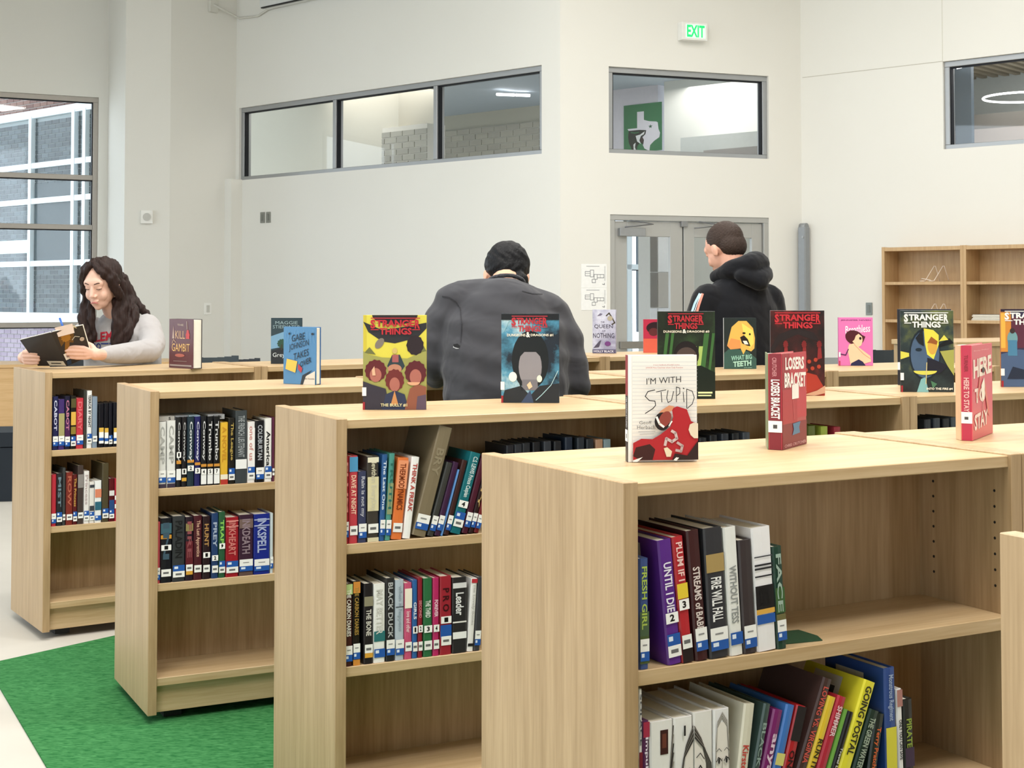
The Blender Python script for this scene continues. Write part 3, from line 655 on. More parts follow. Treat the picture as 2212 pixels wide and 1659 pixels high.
# row B left unit
G_ = 'books on the second row top shelf'
run('B', B0, 3.95, 240, 860, (405, 748, 1390, 700), [
 (403, 470, 205, 12, 'ddddd9', 'CAMP', 'a9a9a5', 'wb', 'grey-white book at the far left, second row top shelf', {'band': [(.0, .06, '3c3344')]}),
 (476, 550, 195, 12, 'e4e4e1', 'CAMP', 'a2a29e', 'wb', 'taller grey-white book beside its twin, second row top shelf', {'band': [(.0, .06, '3c3344')]}),
 (555, 598, 165, 10, '1b1b1d', 'Conway', 'cfcfcf', None, 'black series book with number 1 above a white label, second row', {'num': ('1', .42), 'band': [(.10, .26, 'f0f0ee'), (.33, .38, 'd0903c')]}),
 (601, 645, 165, 10, '1d1b1e', 'Conway', 'b9b9b9', None, 'black series book with number 1 on a low white label, second row', {'num': ('1', .18), 'band': [(.08, .13, 'd9a43c')]}),
 (648, 708, 160, 12, '25353f', 'Conway', 'cfd4d6', None, 'teal-black series book numbered 2, second row top shelf', {'num': ('2', .22), 'band': [(.34, .38, 'cf8f3c')]}),
 (712, 762, 160, 12, '26265f', 'Conway', 'cfcfdd', None, 'dark blue series book numbered 3, second row top shelf', {'num': ('3', .18), 'band': [(.30, .34, 'cf8f3c')]}),
 (765, 815, 155, 12, '1c1d21', 'Conway', 'cfcfcf', None, 'black series book reading 4, right beside the dark blue one', {'num': ('4', .16), 'band': [(.02, .16, 'f0f0ee'), (.27, .31, 'cf8f3c')]}),
 (820, 870, 158, 12, '17181b', 'Trumbo', 'cfcfcf', None, 'middle of the three black series books with low white labels, second row', {'num': ('5', .16), 'band': [(.02, .16, 'f0f0ee'), (.27, .31, 'cf8f3c')]}),
 (875, 928, 158, 10, '17181b', 'Trumbo', 'cfcfcf', None, 'black series book touching the yellow book, second row top shelf', {'num': ('7', .16), 'band': [(.02, .16, 'f0f0ee'), (.27, .31, 'cf8f3c')]}),
 (932, 998, 210, 0, 'e2b33a', 'A NOVEL', 'c98f2a', None, 'yellow book, second row top shelf', {'band': [(.08, .16, 'efe6cf'), (.0, .08, 'b33a30')]}),
 (1001, 1056, 175, 0, '201e1a', 'The League', 'b39a52', 'bw', 'black book with gold lettering, second row top shelf'),
 (1060, 1160, 110, 4, '3f4548', 'THE FRENCH LIEUTENANT', '9aa0a2', None, 'tall thick grey book, second row top shelf', {'band': [(.2, .33, 'f0f0ee')]}),
 (1164, 1228, 205, 7, 'e9e5e3', 'one of us', 'c98f88', 'bw', 'white book with red lines, second row top shelf', {'band': [(.05, .9, 'f1eeec')]}),
 (1234, 1306, 195, 7, '15161b', 'COLDBURTAN', 'aeb2b8', 'wb', 'black book with spaced grey title, second row top shelf'),
 (1310, 1371, 175, 8, 'eeece8', 'America', '1a1a1a', 'bw', 'white book with bold black title, second row top shelf', {'region': (.25, .80)}),
 (1374, 1396, 165, 6, '5a2440', None, Wt, 'w', 'plum book beside the next unit, second row top shelf'),
], G_)
# books lying flat on top of the row B books
for i, (xl, xr, yt, yb, c_, tx, lb) in enumerate([(412, 542, 125, 160, 'a9a6a0', '5', 'grey book lying flat with a number 5 on its spine'), (548, 655, 122, 152, '8d9196', 'THE GATE', 'grey book lying flat, second from the left end'), (662, 760, 116, 150, '8ba0ac', None, 'pale blue book lying flat over the numbered series'), (826, 968, 108, 142, '9ea0a2', 'THE TEN', 'light grey book lying flat at the right of the stack')]):
    a, z1_ = front('B', 240 + xl / 3.95, 860 + yt / 3.95, .03); b, _ = front('B', 240 + xr / 3.95, 860 + yt / 3.95, .03); _, z0_ = front('B', 240 + xl / 3.95, 860 + yb / 3.95, .03)
    r = empty('book', (0, 0, 0), 0, lb + ', second row', 'book', 'books lying flat on the series'); p = ORG['B'] + rdir('B') * a + rnor('B') * .03
    zz = .9665; th_ = .016
    r.matrix_world = Matrix.Translation((p.x, p.y, zz)) @ Matrix.Rotation(YAW['B'], 4, 'Z')
    w_ = b - a
    q = MB(); m_ = mat(c_, .4); q.box(0, w_, 0, .13, 0, .002, m_); q.box(0, w_, 0, .13, th_ - .002, th_, m_); q.box(0, w_, 0, .002, .002, th_ - .002, m_); q.build('cover', r); part('pages', r, PAGES, .003, w_ - .003, .003, .128, .0025, th_ - .0025)
    if tx:
        A = Art((0, 0, 0), (w_, 0, 0), (0, 0, th_), (0, -1, 0)); A.text(tx, .6 if tx == '5' else .3, .2, .75 if tx == '5' else .8, .8, '202022'); A.build('spine_print', r)
run('B', B1, 3.95, 240, 860, (400, 1580, 1376, 1500), [
 (388, 414, 1060, 3, 'c9515a', None, Wt, 'wb', 'salmon red book at the far left, second row middle shelf'),
 (417, 516, 1030, 6, '16181f', 'IN', '3f5666', 'w', 'black book with blue flame picture numbered 1, second row middle shelf', {'num': ('1', .50), 'band': [(.68, .74, 'cf9338'), (.76, .92, '40626f')]}),
 (522, 630, 1012, 6, '34373a', 'PALADIN', '1b1d1f', 'bw', 'thick charcoal book with dark title, second row middle shelf'),
 (633, 700, 1018, 8, '271a26', 'FIRE', '8a4a4f', 'wy', 'dark book with a gold emblem, second row middle shelf', {'band': [(.2, .62, '5f2029'), (.78, .90, '8d8052')]}),
 (703, 775, 1008, 8, '4a1d26', 'The Last Apprentice', 'c9a08a', 'w', 'maroon book with thin gold title, second row middle shelf'),
 (780, 846, 1012, 12, '2a1b20', 'HUNT', 'b98d55', 'w', 'dark brown book titled in gold and numbered 1, second row middle shelf', {'num': ('1', .34), 'region': (.52, .88)}),
 (856, 915, 985, 12, '27406b', 'PREY', 'a7b4c9', 'w', 'blue book with pale title numbered 2, second row middle shelf', {'num': ('2', .27), 'region': (.48, .86)}),
 (918, 974, 975, 14, '2c5a3c', 'TRAP', '8ecf5f', 'bw', 'green book with light green title, second row middle shelf', {'num': (',', .44), 'region': (.52, .88)}),
 (978, 1087, 1022, 14, '9c1f2a', 'INKHEART', 'd07a74', 'bw', 'thick red book with silvery title, second row middle shelf', {'band': [(.84, .86, 'd98a84'), (.93, .95, 'd98a84')]}),
 (1090, 1212, 1000, 12, '3b2436', 'INKDEATH', '93808a', 'wb', 'thick plum book with brown bands, second row middle shelf', {'band': [(.0, .06, '5e4a45'), (.22, .27, '6b5650'), (.78, .93, '75605a')]}),
 (1216, 1354, 995, 12, '1d2c86', 'INKSPELL', 'a9b3d6', 'wb', 'thick royal blue book with silver title, second row middle shelf', {'band': [(.80, .82, 'a9b3d6'), (.9, .92, 'a9b3d6')]}),
 (1357, 1384, 985, 8, 'c9d3d6', None, Wt, 'wb', 'pale book beside the next unit, second row middle shelf'),
], 'books on the second row middle shelf')
# row C left unit
run('C', B0, 5.53, 730, 900, (120, 1490, 1700, 1372), [
 (92, 131, 478, 15, 'a02c34', 'PLUM', 'd98a80', 'wb', 'dark red book at the far left, third row top shelf'),
 (134, 240, 475, 25, 'c0404a', 'DAVE AT NIGHT', 'f0c9b0', 'w', 'red book with a light blue top, third row top shelf', {'band': [(.82, .99, '4f93bd')], 'region': (.33, .78)}),
 (244, 345, 660, 15, '3a3f5c', 'Rain is not my', 'b9bac4', 'wb', 'short slate blue book with script title, third row top shelf'),
 (349, 490, 480, 30, '3f3b36', 'levithan EveryDay', 'cfc8ae', 'w', 'tall black and cream book with sketched figure, third row top shelf', {'band': [(.10, .16, '26241f'), (.36, .76, 'd9d0a8'), (.0, .05, 'd8cfae'), (.93, .99, 'e4dec6')]}),
 (494, 560, 460, 42, '2f5c93', 'The Last One', 'cfdcea', 'wb', 'blue book, third row top shelf'),
 (563, 630, 448, 60, '4e9488', 'TRUTH', '2d6a60', 'wb', 'teal green book, third row top shelf', {'band': [(.3, .66, '8f9a72')]}),
 (634, 765, 505, 90, 'e0783c', 'THERMODYNAMICS', '7a3214', 'w', 'orange book with a peach upper block, third row top shelf', {'band': [(.62, .97, 'eb9a70')]}),
 (772, 868, 493, 115, 'f2f1ee', 'THINK A FREAK', 'b5433c', None, 'white book with red capital title, third row top shelf', {'region': (.33, .92)}),
 (878, 1050, 150, 330, '7d715a', 'BRY', '8d826a', 'wb', 'tall worn olive brown volume leaning to the right, third row top shelf', {'region': (.55, .80)}),
 (1066, 1146, 565, 235, '3a3b39', None, Wt, 'wb', 'charcoal book leaning beside the tall volume, third row top shelf'),
 (1150, 1224, 560, 232, '3b1f3e', None, Wt, 'wb', 'dark purple leaning book, third row top shelf'),
 (1228, 1258, 640, 205, '5f8fcb', None, Wt, None, 'thin light blue leaning book, third row top shelf'),
 (1260, 1328, 535, 230, '3b2120', None, Wt, 'wb', 'dark brown leaning book, third row top shelf'),
 (1336, 1466, 455, 250, '176a73', 'C.S. LEWIS Prince Caspian', 'cfe0e0', 'bw', 'teal leaning book numbered 4, third row top shelf', {'num': ('4', .32), 'region': (.45, .95)}),
 (1478, 1556, 480, 240, '4a1a2c', None, Wt, 'wb', 'plum red leaning book, third row top shelf'),
 (1560, 1620, 560, 212, '2b1a1c', 'CITY', 'c5a56a', 'wb', 'black leaning book with gold mark, third row top shelf'),
 (1624, 1686, 600, 200, '6b1c22', None, Wt, 'wb', 'crimson leaning book at the edge of the front unit, third row top shelf'),
], 'books on the third row top shelf')
run('C', B1, 6.144, 730, 1200, (85, 1502, 1880, 1352), [
 (85, 190, 385, 3, '43201d', 'THE CARBON DIARIES', 'efe9df', 'wb', 'brown book with a green top and white title, third row middle shelf', {'cap': ('b9d08a', .13)}),
 (193, 298, 352, 5, '1a1712', 'THE CARBON DIARIES', 'a5843f', 'wb', 'black book with an orange top and gold title, third row middle shelf', {'cap': ('d18a3c', .14), 'band': [(.0, .07, 'd18a3c')]}),
 (345, 470, 385, -10, '211f22', 'THE BONE', 'd8d4ca', 'wy', 'black book with a skull drawing, third row middle shelf', {'band': [(.72, .84, '8d8870')], 'region': (.35, .68)}),
 (474, 630, 388, 0, 'eeeeea', 'MAY BETTER', 'd0cfc8', 'b', 'thick white book with a small teal picture, third row middle shelf', {'band': [(.27, .40, '2f7072')]}),
 (638, 757, 312, -3, '26282a', 'BLACK DUCK', 'b5b7b8', 'wb', 'charcoal book with grey capital title, third row middle shelf', {'region': (.28, .95)}),
 (762, 880, 335, 3, 'b6c2cd', 'when it happens', '9aa7b4', 'wb', 'pale grey-blue book crossed by a dark line, third row middle shelf', {'band': [(.66, .67, '2c2f38')]}),
 (884, 986, 375, 5, 'c95578', 'love and other', 'f0c7cf', 'w', 'pink book with a cream oval, third row middle shelf', {'band': [(.67, .93, 'f3ead9')], 'region': (.35, .63)}),
 (989, 1060, 335, 8, '2d62a0', 'GIRLS', 'e6ecf4', 'w', 'thin blue book numbered 1, third row middle shelf', {'num': ('1', .32), 'region': (.5, .72)}),
 (1063, 1128, 305, 8, '8c2030', 'SECOND', 'd4868c', 'w', 'thin dark red book numbered 2, third row middle shelf', {'num': ('2', .32), 'region': (.5, .72)}),
 (1136, 1256, 312, 12, '2c6b42', 'THE THIRD', 'dfeade', 'w', 'green book numbered 3, third row middle shelf', {'num': ('3', .31), 'region': (.5, .72)}),
 (1262, 1348, 305, 12, 'b62a62', 'FOREVER', 'f1d3de', 'w', 'magenta book numbered 4, third row middle shelf', {'num': ('4', .31), 'region': (.5, .72)}),
 (1356, 1512, 285, 18, '9c2734', 'P R O', '3a0d14', 'w', 'wine red book with dark capitals numbered 1, third row middle shelf', {'num': ('1', .40), 'band': [(.22, .38, '2659a8')], 'region': (.55, .85)}),
 (1520, 1712, 300, 30, '2a2a2c', 'Leader', 'e6e6e6', None, 'black box-like book with white script and a white band, third row middle shelf', {'band': [(.40, .42, 'e9e7e2'), (.19, .28, 'f0f0ee'), (.86, .93, 'dcdcdc')], 'region': (.5, .8)}),
 (1716, 1800, 315, 60, 'ece9e6', 'The Lovely Bones', 'c9c6c2', None, 'white book with a red top, third row middle shelf', {'cap': ('b8303a', .06), 'band': [(.07, .11, '222222')]}),
 (1803, 1888, 300, 60, '3a3b3f', None, Wt, 'wb', 'dark grey book beside the front unit, third row middle shelf'),
], 'books on the third row middle shelf')
# hidden run of row C top shelf, only their heads show behind the front unit
ss = .50; i = 0
cols_ = ['1d1f26', '2a2d33', '23262b', '15171c', '30343b', '1b1d22', '1b2534', '252b33', '23282e', '9c7a62', '6f8288']
nm = ['black', 'dark grey', 'charcoal', 'near-black', 'slate', 'ink black', 'navy', 'blue-black', 'graphite', 'tan-headed', 'silver-headed']
xs_p = [1090, 1108, 1130, 1152, 1176, 1198, 1222, 1248, 1268, 1288, 1305]
yt_p = [968, 966, 963, 961, 959, 959, 950, 951, 954, 955, 955]
for x_, y_, c_, n_ in zip(xs_p, yt_p, cols_, nm):
    a, z_ = front('C', x_, y_, .02); a = max(a, ss); w_ = .024
    spine_book('C', B0, a, a + w_, z_ - B0 + .006, 0, .14, .02, c_, None, Wt, None, f'{n_} book whose top edge shows behind the front unit near the white lined novel', group='book tops behind the front unit'); ss = a + w_ + .001
for k_, (x_, y_, c_, n_) in enumerate([(1512, 950, '20242a', 'black'), (1535, 944, '1c1f24', 'inky'), (1560, 941, '2b3038', 'slate grey'), (1583, 940, '191c20', 'coal black'), (1606, 938, '3a3f46', 'mid grey'), (1748, 924, '57602e', 'olive'), (1775, 925, '8d9b3c', 'yellow-green'), (1803, 926, '8b2a35', 'crimson')]):
    a, z_ = front('C', x_, y_, .02)
    spine_book('C', B0, a, a + .026, z_ - B0 + .004, 0, .15, .02, c_, None, Wt, None, f'{n_} book top visible behind the red sports novel, third row', group='book tops behind the front unit right')
for k_, (x_, y_, c_, n_) in enumerate([(1998, 910, '23282e', 'dark'), (2018, 907, '2e363e', 'slate'), (2038, 908, '1b1e22', 'black'), (2056, 905, '3d444a', 'grey')]):
    a, z_ = front('C', x_, y_, .02)
    spine_book('C', B0, a, a + .028, z_ - B0 + .004, 0, .15, .02, c_, None, Wt, None, f'{n_} book top left of the pink-red novel, third row right unit', group='book tops in the third row right unit')
# row D front unit
run('D', B0, 4.74, 1370, 1100, (50, 1583, 1870, 1342), [
 (57, 158, 515, -3, '3d5285', 'FRESH GIRL', 'a9bf55', 'wb', 'short blue and olive paperback at the left end, nearest unit upper shelf', {'band': [(.30, .52, '4a5f45'), (.05, .30, '4a5a34')]}),
 (352, 497, 335, -108, '5a2b86', 'UNTIL I DIE', 'e9e4f0', 'bw', 'purple book numbered 2 leaning left, nearest unit upper shelf', {'num': ('2', .33), 'region': (.42, .82)}),
 (500, 616, 300, -108, 'b62b33', 'PLUM IF I', 'f0c8c0', 'w', 'red book numbered 3 with a yellow patch, nearest unit upper shelf', {'num': ('3', .42), 'band': [(.0, .16, '231b1d'), (.51, .63, 'e6c83a')], 'region': (.65, .96)}),
 (640, 770, 235, -100, '3f1f22', 'STREAMS of BABEL', 'dccfc9', 'wb', 'dark brown-red book with white serif title, nearest unit upper shelf', {'region': (.2, .72)}),
 (785, 977, 210, -72, '34353a', 'FIRE WILL FALL', 'f1f0ee', 'wb', 'dark grey book with a gold patch and white title, nearest unit upper shelf', {'band': [(.66, .80, 'a98f5a')], 'region': (.28, .62)}),
 (992, 1126, 200, -76, 'e9e9e4', 'WITHOUT TESS', '8f9290', 'b', 'white book with thin grey title, nearest unit upper shelf', {'region': (.25, .70)}),
 (1132, 1266, 330, -62, '3b3436', None, Wt, 'wb', 'plain dark brown-grey book, nearest unit upper shelf', {'dep': .15}),
 (1270, 1466, 205, -66, 'efedee', 'WILD THING', '1b1b1d', None, 'thick white book with zebra stripes and black blots, nearest unit upper shelf', {'band': [(.30, .53, '17171a'), (.30, .34, 'dca94b'), (.22, .295, '2659a8'), (.60, .612, '25252a'), (.66, .675, '25252a'), (.69, .705, '25252a'), (.76, .77, '45454a')], 'region': (.36, .51)}),
 (1472, 1572, 395, -53, '1f4034', 'FACE', '9fb5a8', 'wb', 'dark green book against the bookend, nearest unit upper shelf', {'band': [(.25, .34, '6f6a42'), (.35, .6, '3c5f34')]}),
], 'books on the nearest upper shelf')
# spine details : blots on the zebra book are printed bands; bookend
sb0, _ = front('D', 1370 + 1580 / 4.74, 1100 + 1330 / 4.74, .02)
p = ORG['D'] + rdir('D') * (sb0 + .002) + rnor('D') * .04
be = empty('bookend', (p.x, p.y, B0 + .0006), YAW['D'], 'dark green metal bookend holding the books upright on the nearest shelf', 'bookend')
q = MB(); q.prism([(0, 0, 0), (.085, -.012, 0), (.10, .02, 0), (.10, .075, 0), (0, .085, 0)], Vector((0, 0, .0012)), mat('1d4a34', .4, .5)); q.build('foot', be)
q = MB(); q.prism([(0, 0, .0013), (0, .085, .0013), (0, .085, .12), (0, .065, .145), (0, .02, .145), (0, 0, .12)], Vector((.0012, 0, 0)), mat('1d4a34', .4, .5)); q.build('upright', be)
# lower shelf : pixel extents at the bottom of the picture are extrapolated to the shelf by front()
def runD2(books):
    S, ox, oy = 3.568, 1370, 1400; last = None; g = 'books on the nearest lower shelf'
    for bk in books:
        xl, xr, yt, dx, colr, title, tcol, lab, desc = bk[:9]; kw = dict(bk[9]) if len(bk) > 9 else {}
        o_ = kw.pop('off', .014)
        a, zz = front('D', ox + xl / S, oy + 900 / S, o_); b, _ = front('D', ox + xr / S, oy + 900 / S, o_)
        st, z = front('D', ox + (xl + dx) / S, oy + yt / S, o_)
        lean = math.atan2(st - a, z - zz) if abs(dx) > 12 else 0.0
        a -= math.tan(lean) * (zz - B1); b -= math.tan(lean) * (zz - B1)
        if last is None and a < PT + .001: a = PT + .001
        if last is not None and a < last: b += (last - a) * .5; a = last
        b = max(b, a + .008); last = b + .0004
        spine_book('D', B1, a, b, min((z - B1) / cos(lean), .282), lean, kw.pop('dep', .17), o_, colr, title, tcol, lab, desc, group=g, **kw)
runD2([
 (38, 64, 282, 0, 'e8e6e2', 'SOLACE', '55555a', None, 'thin white book at the left end, nearest unit lower shelf', {'region': (.66, .97), 'band': [(.0, .62, '7a2433')]}),
 (68, 122, 572, 0, '5a2a55', 'Impulse', 'e6dcea', None, 'purple and red book beside the left panel, nearest unit lower shelf', {'cap': ('a5304a', .12), 'region': (.55, .88)}),
 (126, 306, 580, 0, 'e9e7e3', None, Wt, None, 'thick white book with a small brown picture, nearest unit lower shelf', {'band': [], 'cap': None}),
 (310, 458, 548, 0, 'ebe9e6', None, Wt, None, 'thick white book showing half a drawn face, nearest unit lower shelf'),
 (462, 612, 505, 0, 'e6e3de', None, Wt, None, 'thick white book completing the drawn face, nearest unit lower shelf'),
 (616, 742, 484, 0, 'e9e8e8', None, Wt, None, 'white book with a full pale portrait, nearest unit lower shelf'),
 (766, 872, 455, 48, 'dad5c2', 'Kirsten', 'c4473e', None, 'cream book leaning slightly right, nearest unit lower shelf', {'region': (.45, .68)}),
 (876, 960, 455, 78, '3c4f4b', 'BLACK', '8fa39c', None, 'grey-green leaning book, nearest unit lower shelf', {'region': (.5, .85)}),
 (964, 1062, 505, 78, '7a2668', 'anya', 'e3c9dc', None, 'purple leaning book, nearest unit lower shelf', {'region': (.45, .8)}),
 (1072, 1150, 462, 92, '3f74bd', None, Wt, None, 'bright blue leaning book, nearest unit lower shelf', {'band': [(.50, .60, 'd8cf7a')]}),
 (1160, 1240, 470, 95, 'b3242a', 'ONE', '2a0d10', None, 'black topped red leaning book, nearest unit lower shelf', {'cap': ('1f1b1e', .30), 'region': (.42, .62)}),
 (1258, 1345, 265, 185, '45322f', 'LOVING VS. VIRGINIA', 'd0574a', None, 'tall dark brown leaning book with red capitals, nearest unit lower shelf', {'region': (.40, .94)}),
 (1349, 1420, 400, 146, 'e6c437', 'RUN IT', '3a3010', None, 'gold yellow leaning book, nearest unit lower shelf', {'region': (.4, .65)}),
 (1424, 1500, 400, 145, 'b52c3e', 'SHIMMER', 'f0d0d4', None, 'crimson leaning book, nearest unit lower shelf', {'region': (.66, .92)}),
 (1504, 1536, 485, 120, '6ca545', None, Wt, None, 'thin grass green leaning book, nearest unit lower shelf'),
 (1540, 1588, 510, 113, '1a1a1b', 'Travel Light', 'd8d8cf', None, 'thin black leaning book with white script, nearest unit lower shelf', {'region': (.35, .65)}),
 (1592, 1692, 290, 178, 'e9e03a', 'GOING POSTAL', '2c2c10', None, 'lemon yellow leaning book with black title, nearest unit lower shelf', {'region': (.42, .96)}),
 (1700, 1785, 510, 113, '1c3328', 'THE GREEN WATER', 'a9b8a4', None, 'dark green leaning book with pale capitals, nearest unit lower shelf', {'region': (.4, .92)}),
 (1810, 1885, 525, 52, '18251f', 'Terry Pratch', 'd9642c', None, 'black-green leaning book with orange title, nearest unit lower shelf', {'region': (.4, .85)}),
 (1945, 2030, 165, -15, '2b4a8c', 'Monstrous Regiment', '9fb0cf', None, 'tall blue book with a yellow lower part, nearest unit lower shelf', {'band': [(.0, .55, 'dcd23c')], 'region': (.6, .95)}),
 (2040, 2086, 325, -18, 'edeae8', 'ONLY YOU CAN SAVE', '2d2d2d', None, 'slim white book with an orange top, nearest unit lower shelf', {'cap': ('b07a72', .16), 'region': (.35, .72)}),
 (2092, 2165, 405, -15, '1e1f1c', 'PIRATE', '93a83c', None, 'black book with a green stripe at the right end, nearest unit lower shelf', {'region': (.5, .8), 'band': [(.3, .5, '3a2440')]}),
])
# drawn portraits across the white spines
def on_spine(desc):
    r = [o for o in bpy.data.objects if o.get('label') == desc][0]; c = [x for x in r.children if x.name.startswith('cover')][0]
    xs = [v.co.x for v in c.data.vertices]; zs_ = [v.co.z for v in c.data.vertices]; return r, max(xs), max(zs_)
r, w_, h_ = on_spine('thick white book with a small brown picture, nearest unit lower shelf')
def spart(): return Art((0, 0, 0), (w_, 0, 0), (0, 0, h_), (0, -1, 0))
HR, HR2, SK_, EY = '4a4643', '8a847c', 'e9e2da', '1c1b1d'
a = spart(); a.rect(.42, .74, .76, .93, '3b1d1c'); a.rect(.50, .79, .68, .90, '6b3a2e')
for k in range(9): a.line([(.985, .95 - .07 * k), (.86 - .03 * k, .66 - .06 * k), (.74 - .01 * k, .30 - .03 * k), (.82, .01)], .010, (HR, HR2, EY)[k % 3])
a.build('spine_print', r)
r, w_, h_ = on_spine('thick white book showing half a drawn face, nearest unit lower shelf')
a = spart(); a.poly([(.985, .90), (.60, .74), (.50, .50), (.56, .20), (.72, .01), (.985, .01)], SK_)
for k in range(10): a.line([(.985, .92 - .012 * k), (.62 - .02 * k, .78 - .012 * k), (.44 - .02 * k, .58 - .01 * k), (.40 - .025 * k, .30), (.44 - .03 * k, .02)], .007, (HR, HR2, EY)[k % 3])
a.poly([(.58, .43), (.70, .47), (.86, .45), (.90, .40), (.78, .37), (.64, .38)], 'c9c4bf'); a.ell(.75, .415, .10, .042, EY); a.ell(.73, .43, .025, .012, 'f4f4f4'); a.line([(.54, .42), (.62, .465), (.78, .485), (.92, .45)], .010, EY); a.line([(.54, .56), (.74, .60), (.94, .57)], .008, HR)
for k in range(5): a.line([(.58 + k * .08, .47), (.55 + k * .09, .50)], .004, EY)
a.rect(.44, .86, .54, .94, '2a2a2c'); a.build('spine_print', r)
r, w_, h_ = on_spine('thick white book completing the drawn face, nearest unit lower shelf')
a = spart(); a.poly([(.015, .86), (.34, .78), (.60, .60), (.62, .30), (.40, .02), (.015, .01)], SK_)
for k in range(10): a.line([(.015, .90 - .010 * k), (.36 + .02 * k, .80 - .01 * k), (.62 + .025 * k, .60), (.68 + .03 * k, .32), (.62 + .036 * k, .02)], .007, (HR, HR2, EY)[k % 3])
a.poly([(.12, .55), (.28, .585), (.46, .54), (.30, .52)], 'c2bcb6'); a.ell(.29, .552, .07, .022, EY); a.line([(.10, .55), (.28, .595), (.48, .54)], .009, EY); a.line([(.08, .66), (.28, .69), (.48, .64)], .007, HR); a.line([(.03, .48), (.06, .36), (.02, .33)], .006, HR2); a.ell(.12, .20, .09, .020, 'b98a80'); a.build('spine_print', r)
r, w_, h_ = on_spine('white book with a full pale portrait, nearest unit lower shelf')
a = spart(); a.poly([(.08, .80), (.30, .90), (.70, .90), (.92, .80), (.94, .50), (.74, .22), (.50, .12), (.28, .24), (.08, .50)], SK_)
for k in range(6): a.line([(.06 + .01 * k, .50 + .05 * k), (.20, .86 + .01 * k), (.50, .93 + .01 * k), (.80, .86 + .01 * k), (.94 - .01 * k, .50 + .05 * k)], .005, (HR2, 'b9b4ae')[k % 2])
for cx in (.27, .73):
    a.ell(cx, .60, .13, .024, 'd5cfca'); a.ell(cx, .602, .06, .022, EY); a.line([(cx - .15, .60), (cx - .04, .632), (cx + .12, .615), (cx + .16, .60)], .007, EY); a.line([(cx - .15, .68), (cx, .70), (cx + .15, .675)], .005, HR)
a.line([(.46, .62), (.42, .47), (.50, .445), (.57, .465)], .005, HR2); a.poly([(.36, .345), (.45, .365), (.50, .355), (.56, .365), (.64, .345), (.50, .315)], 'a5424e'); a.poly([(.10, .012), (.20, .10), (.80, .12), (.90, .012)], EY); a.build('spine_print', r)
# barcode stickers on the side of the leaning books are part of their covers
for dsc, v0, v1 in [('purple book numbered 2 leaning left, nearest unit upper shelf', .80, .95), ('lemon yellow leaning book with black title, nearest unit lower shelf', .72, .96), ('tall blue book with a yellow lower part, nearest unit lower shelf', .72, .92)]:
    r, w_, h_ = on_spine(dsc)
    a = Art((0, .145, 0), (0, -.14, 0), (0, 0, h_), (-1, 0, 0)); a.rect(.05, v0, .62, v1, 'cfcdc6'); a.rect(.14, v0 + .35 * (v1 - v0), .52, v0 + .65 * (v1 - v0), '3a3a3a'); a.build('barcode_sticker', r)
# ------------------------------------------------------------------ books standing on the tops
def display_book(P1, px2, phi, ytop, th, label, cover, draw, spine=None, back=None, edge='pages', sdraw=None, lb=None, name='book', zb=H - .0035, group=None):
    a = atz(P1[0], P1[1], zb); ph = R(phi); u = Vector((cos(ph), sin(ph), 0)); n = Vector((sin(ph), -cos(ph), 0))   # n: front normal
    d = ray(px2, P1[1]); k = (d.x / d.y)
    w_ = (k * a.y - a.x) / (u.x - k * u.y)
    top = O + ray(P1[0], ytop) * (a.y / ray(P1[0], ytop).y); h = top.z - zb
    r = empty(name, (a.x, a.y, zb + .0006), 0, label, 'book', group)
    r.matrix_world = Matrix(((u.x, -n.x, 0, a.x), (u.y, -n.y, 0, a.y), (0, 0, 1, zb + .0006), (0, 0, 0, 1)))
    t = .0022
    c1 = cover if not isinstance(cover, str) else mat(cover, .3, .45, vary=.05, scale=12)
    cs = spine if spine is not None else cover; cs = cs if not isinstance(cs, str) else mat(cs, .3, .45)
    cb = back if back is not None else cover; cb = cb if not isinstance(cb, str) else mat(cb, .3, .45)
    fc_ = part('front_cover', r, c1, 0, w_, 0, t, 0, h, bev=.0005); part('back_cover', r, cb, 0, w_, th - t, th, 0, h, bev=.0005)
    part('spine', r, cs, 0, t, t, th - t, 0, h); part('pages', r, PAGES, t + .001, w_ - .004, t, th - t, .003, h - .003)
    A = Art((0, 0, 0), (w_, 0, 0), (0, 0, h), (0, -1, 0)); draw(A); A.build('cover_print', fc_)
    if sdraw:
        A = Art((0, th, 0), (0, -th, 0), (0, 0, h), (-1, 0, 0)); sdraw(A); A.build('spine_print', r)
    if lb:   # second board fanned open on the left of the spine
        q = MB(); b = atz(lb[0], lb[1], zb); v = Vector((b.x - a.x, b.y - a.y, 0)); loc = Vector((v.dot(u), -v.dot(n), 0))
        st = Vector((0, th, 0)); dv = loc - st; nn = Vector((-dv.y, dv.x, 0)).normalized() * t
        m_ = lb[2] if not isinstance(lb[2], str) else mat(lb[2], .35)
        q.prism([st, loc, loc + Vector((0, 0, h)), st + Vector((0, 0, h))], nn, m_); q.build('fanned_cover', r)
        q = MB(); mid = Vector((w_ * .55, th + .035, 0)); q.prism([st + Vector((.004, 0, .003)), loc * .96 + Vector((.004, 0, .003)), mid + Vector((0, 0, .003)), Vector((w_ * .9, th, .003))], Vector((0, 0, h - .006)), PAGES); q.build('pages', r)
    return r
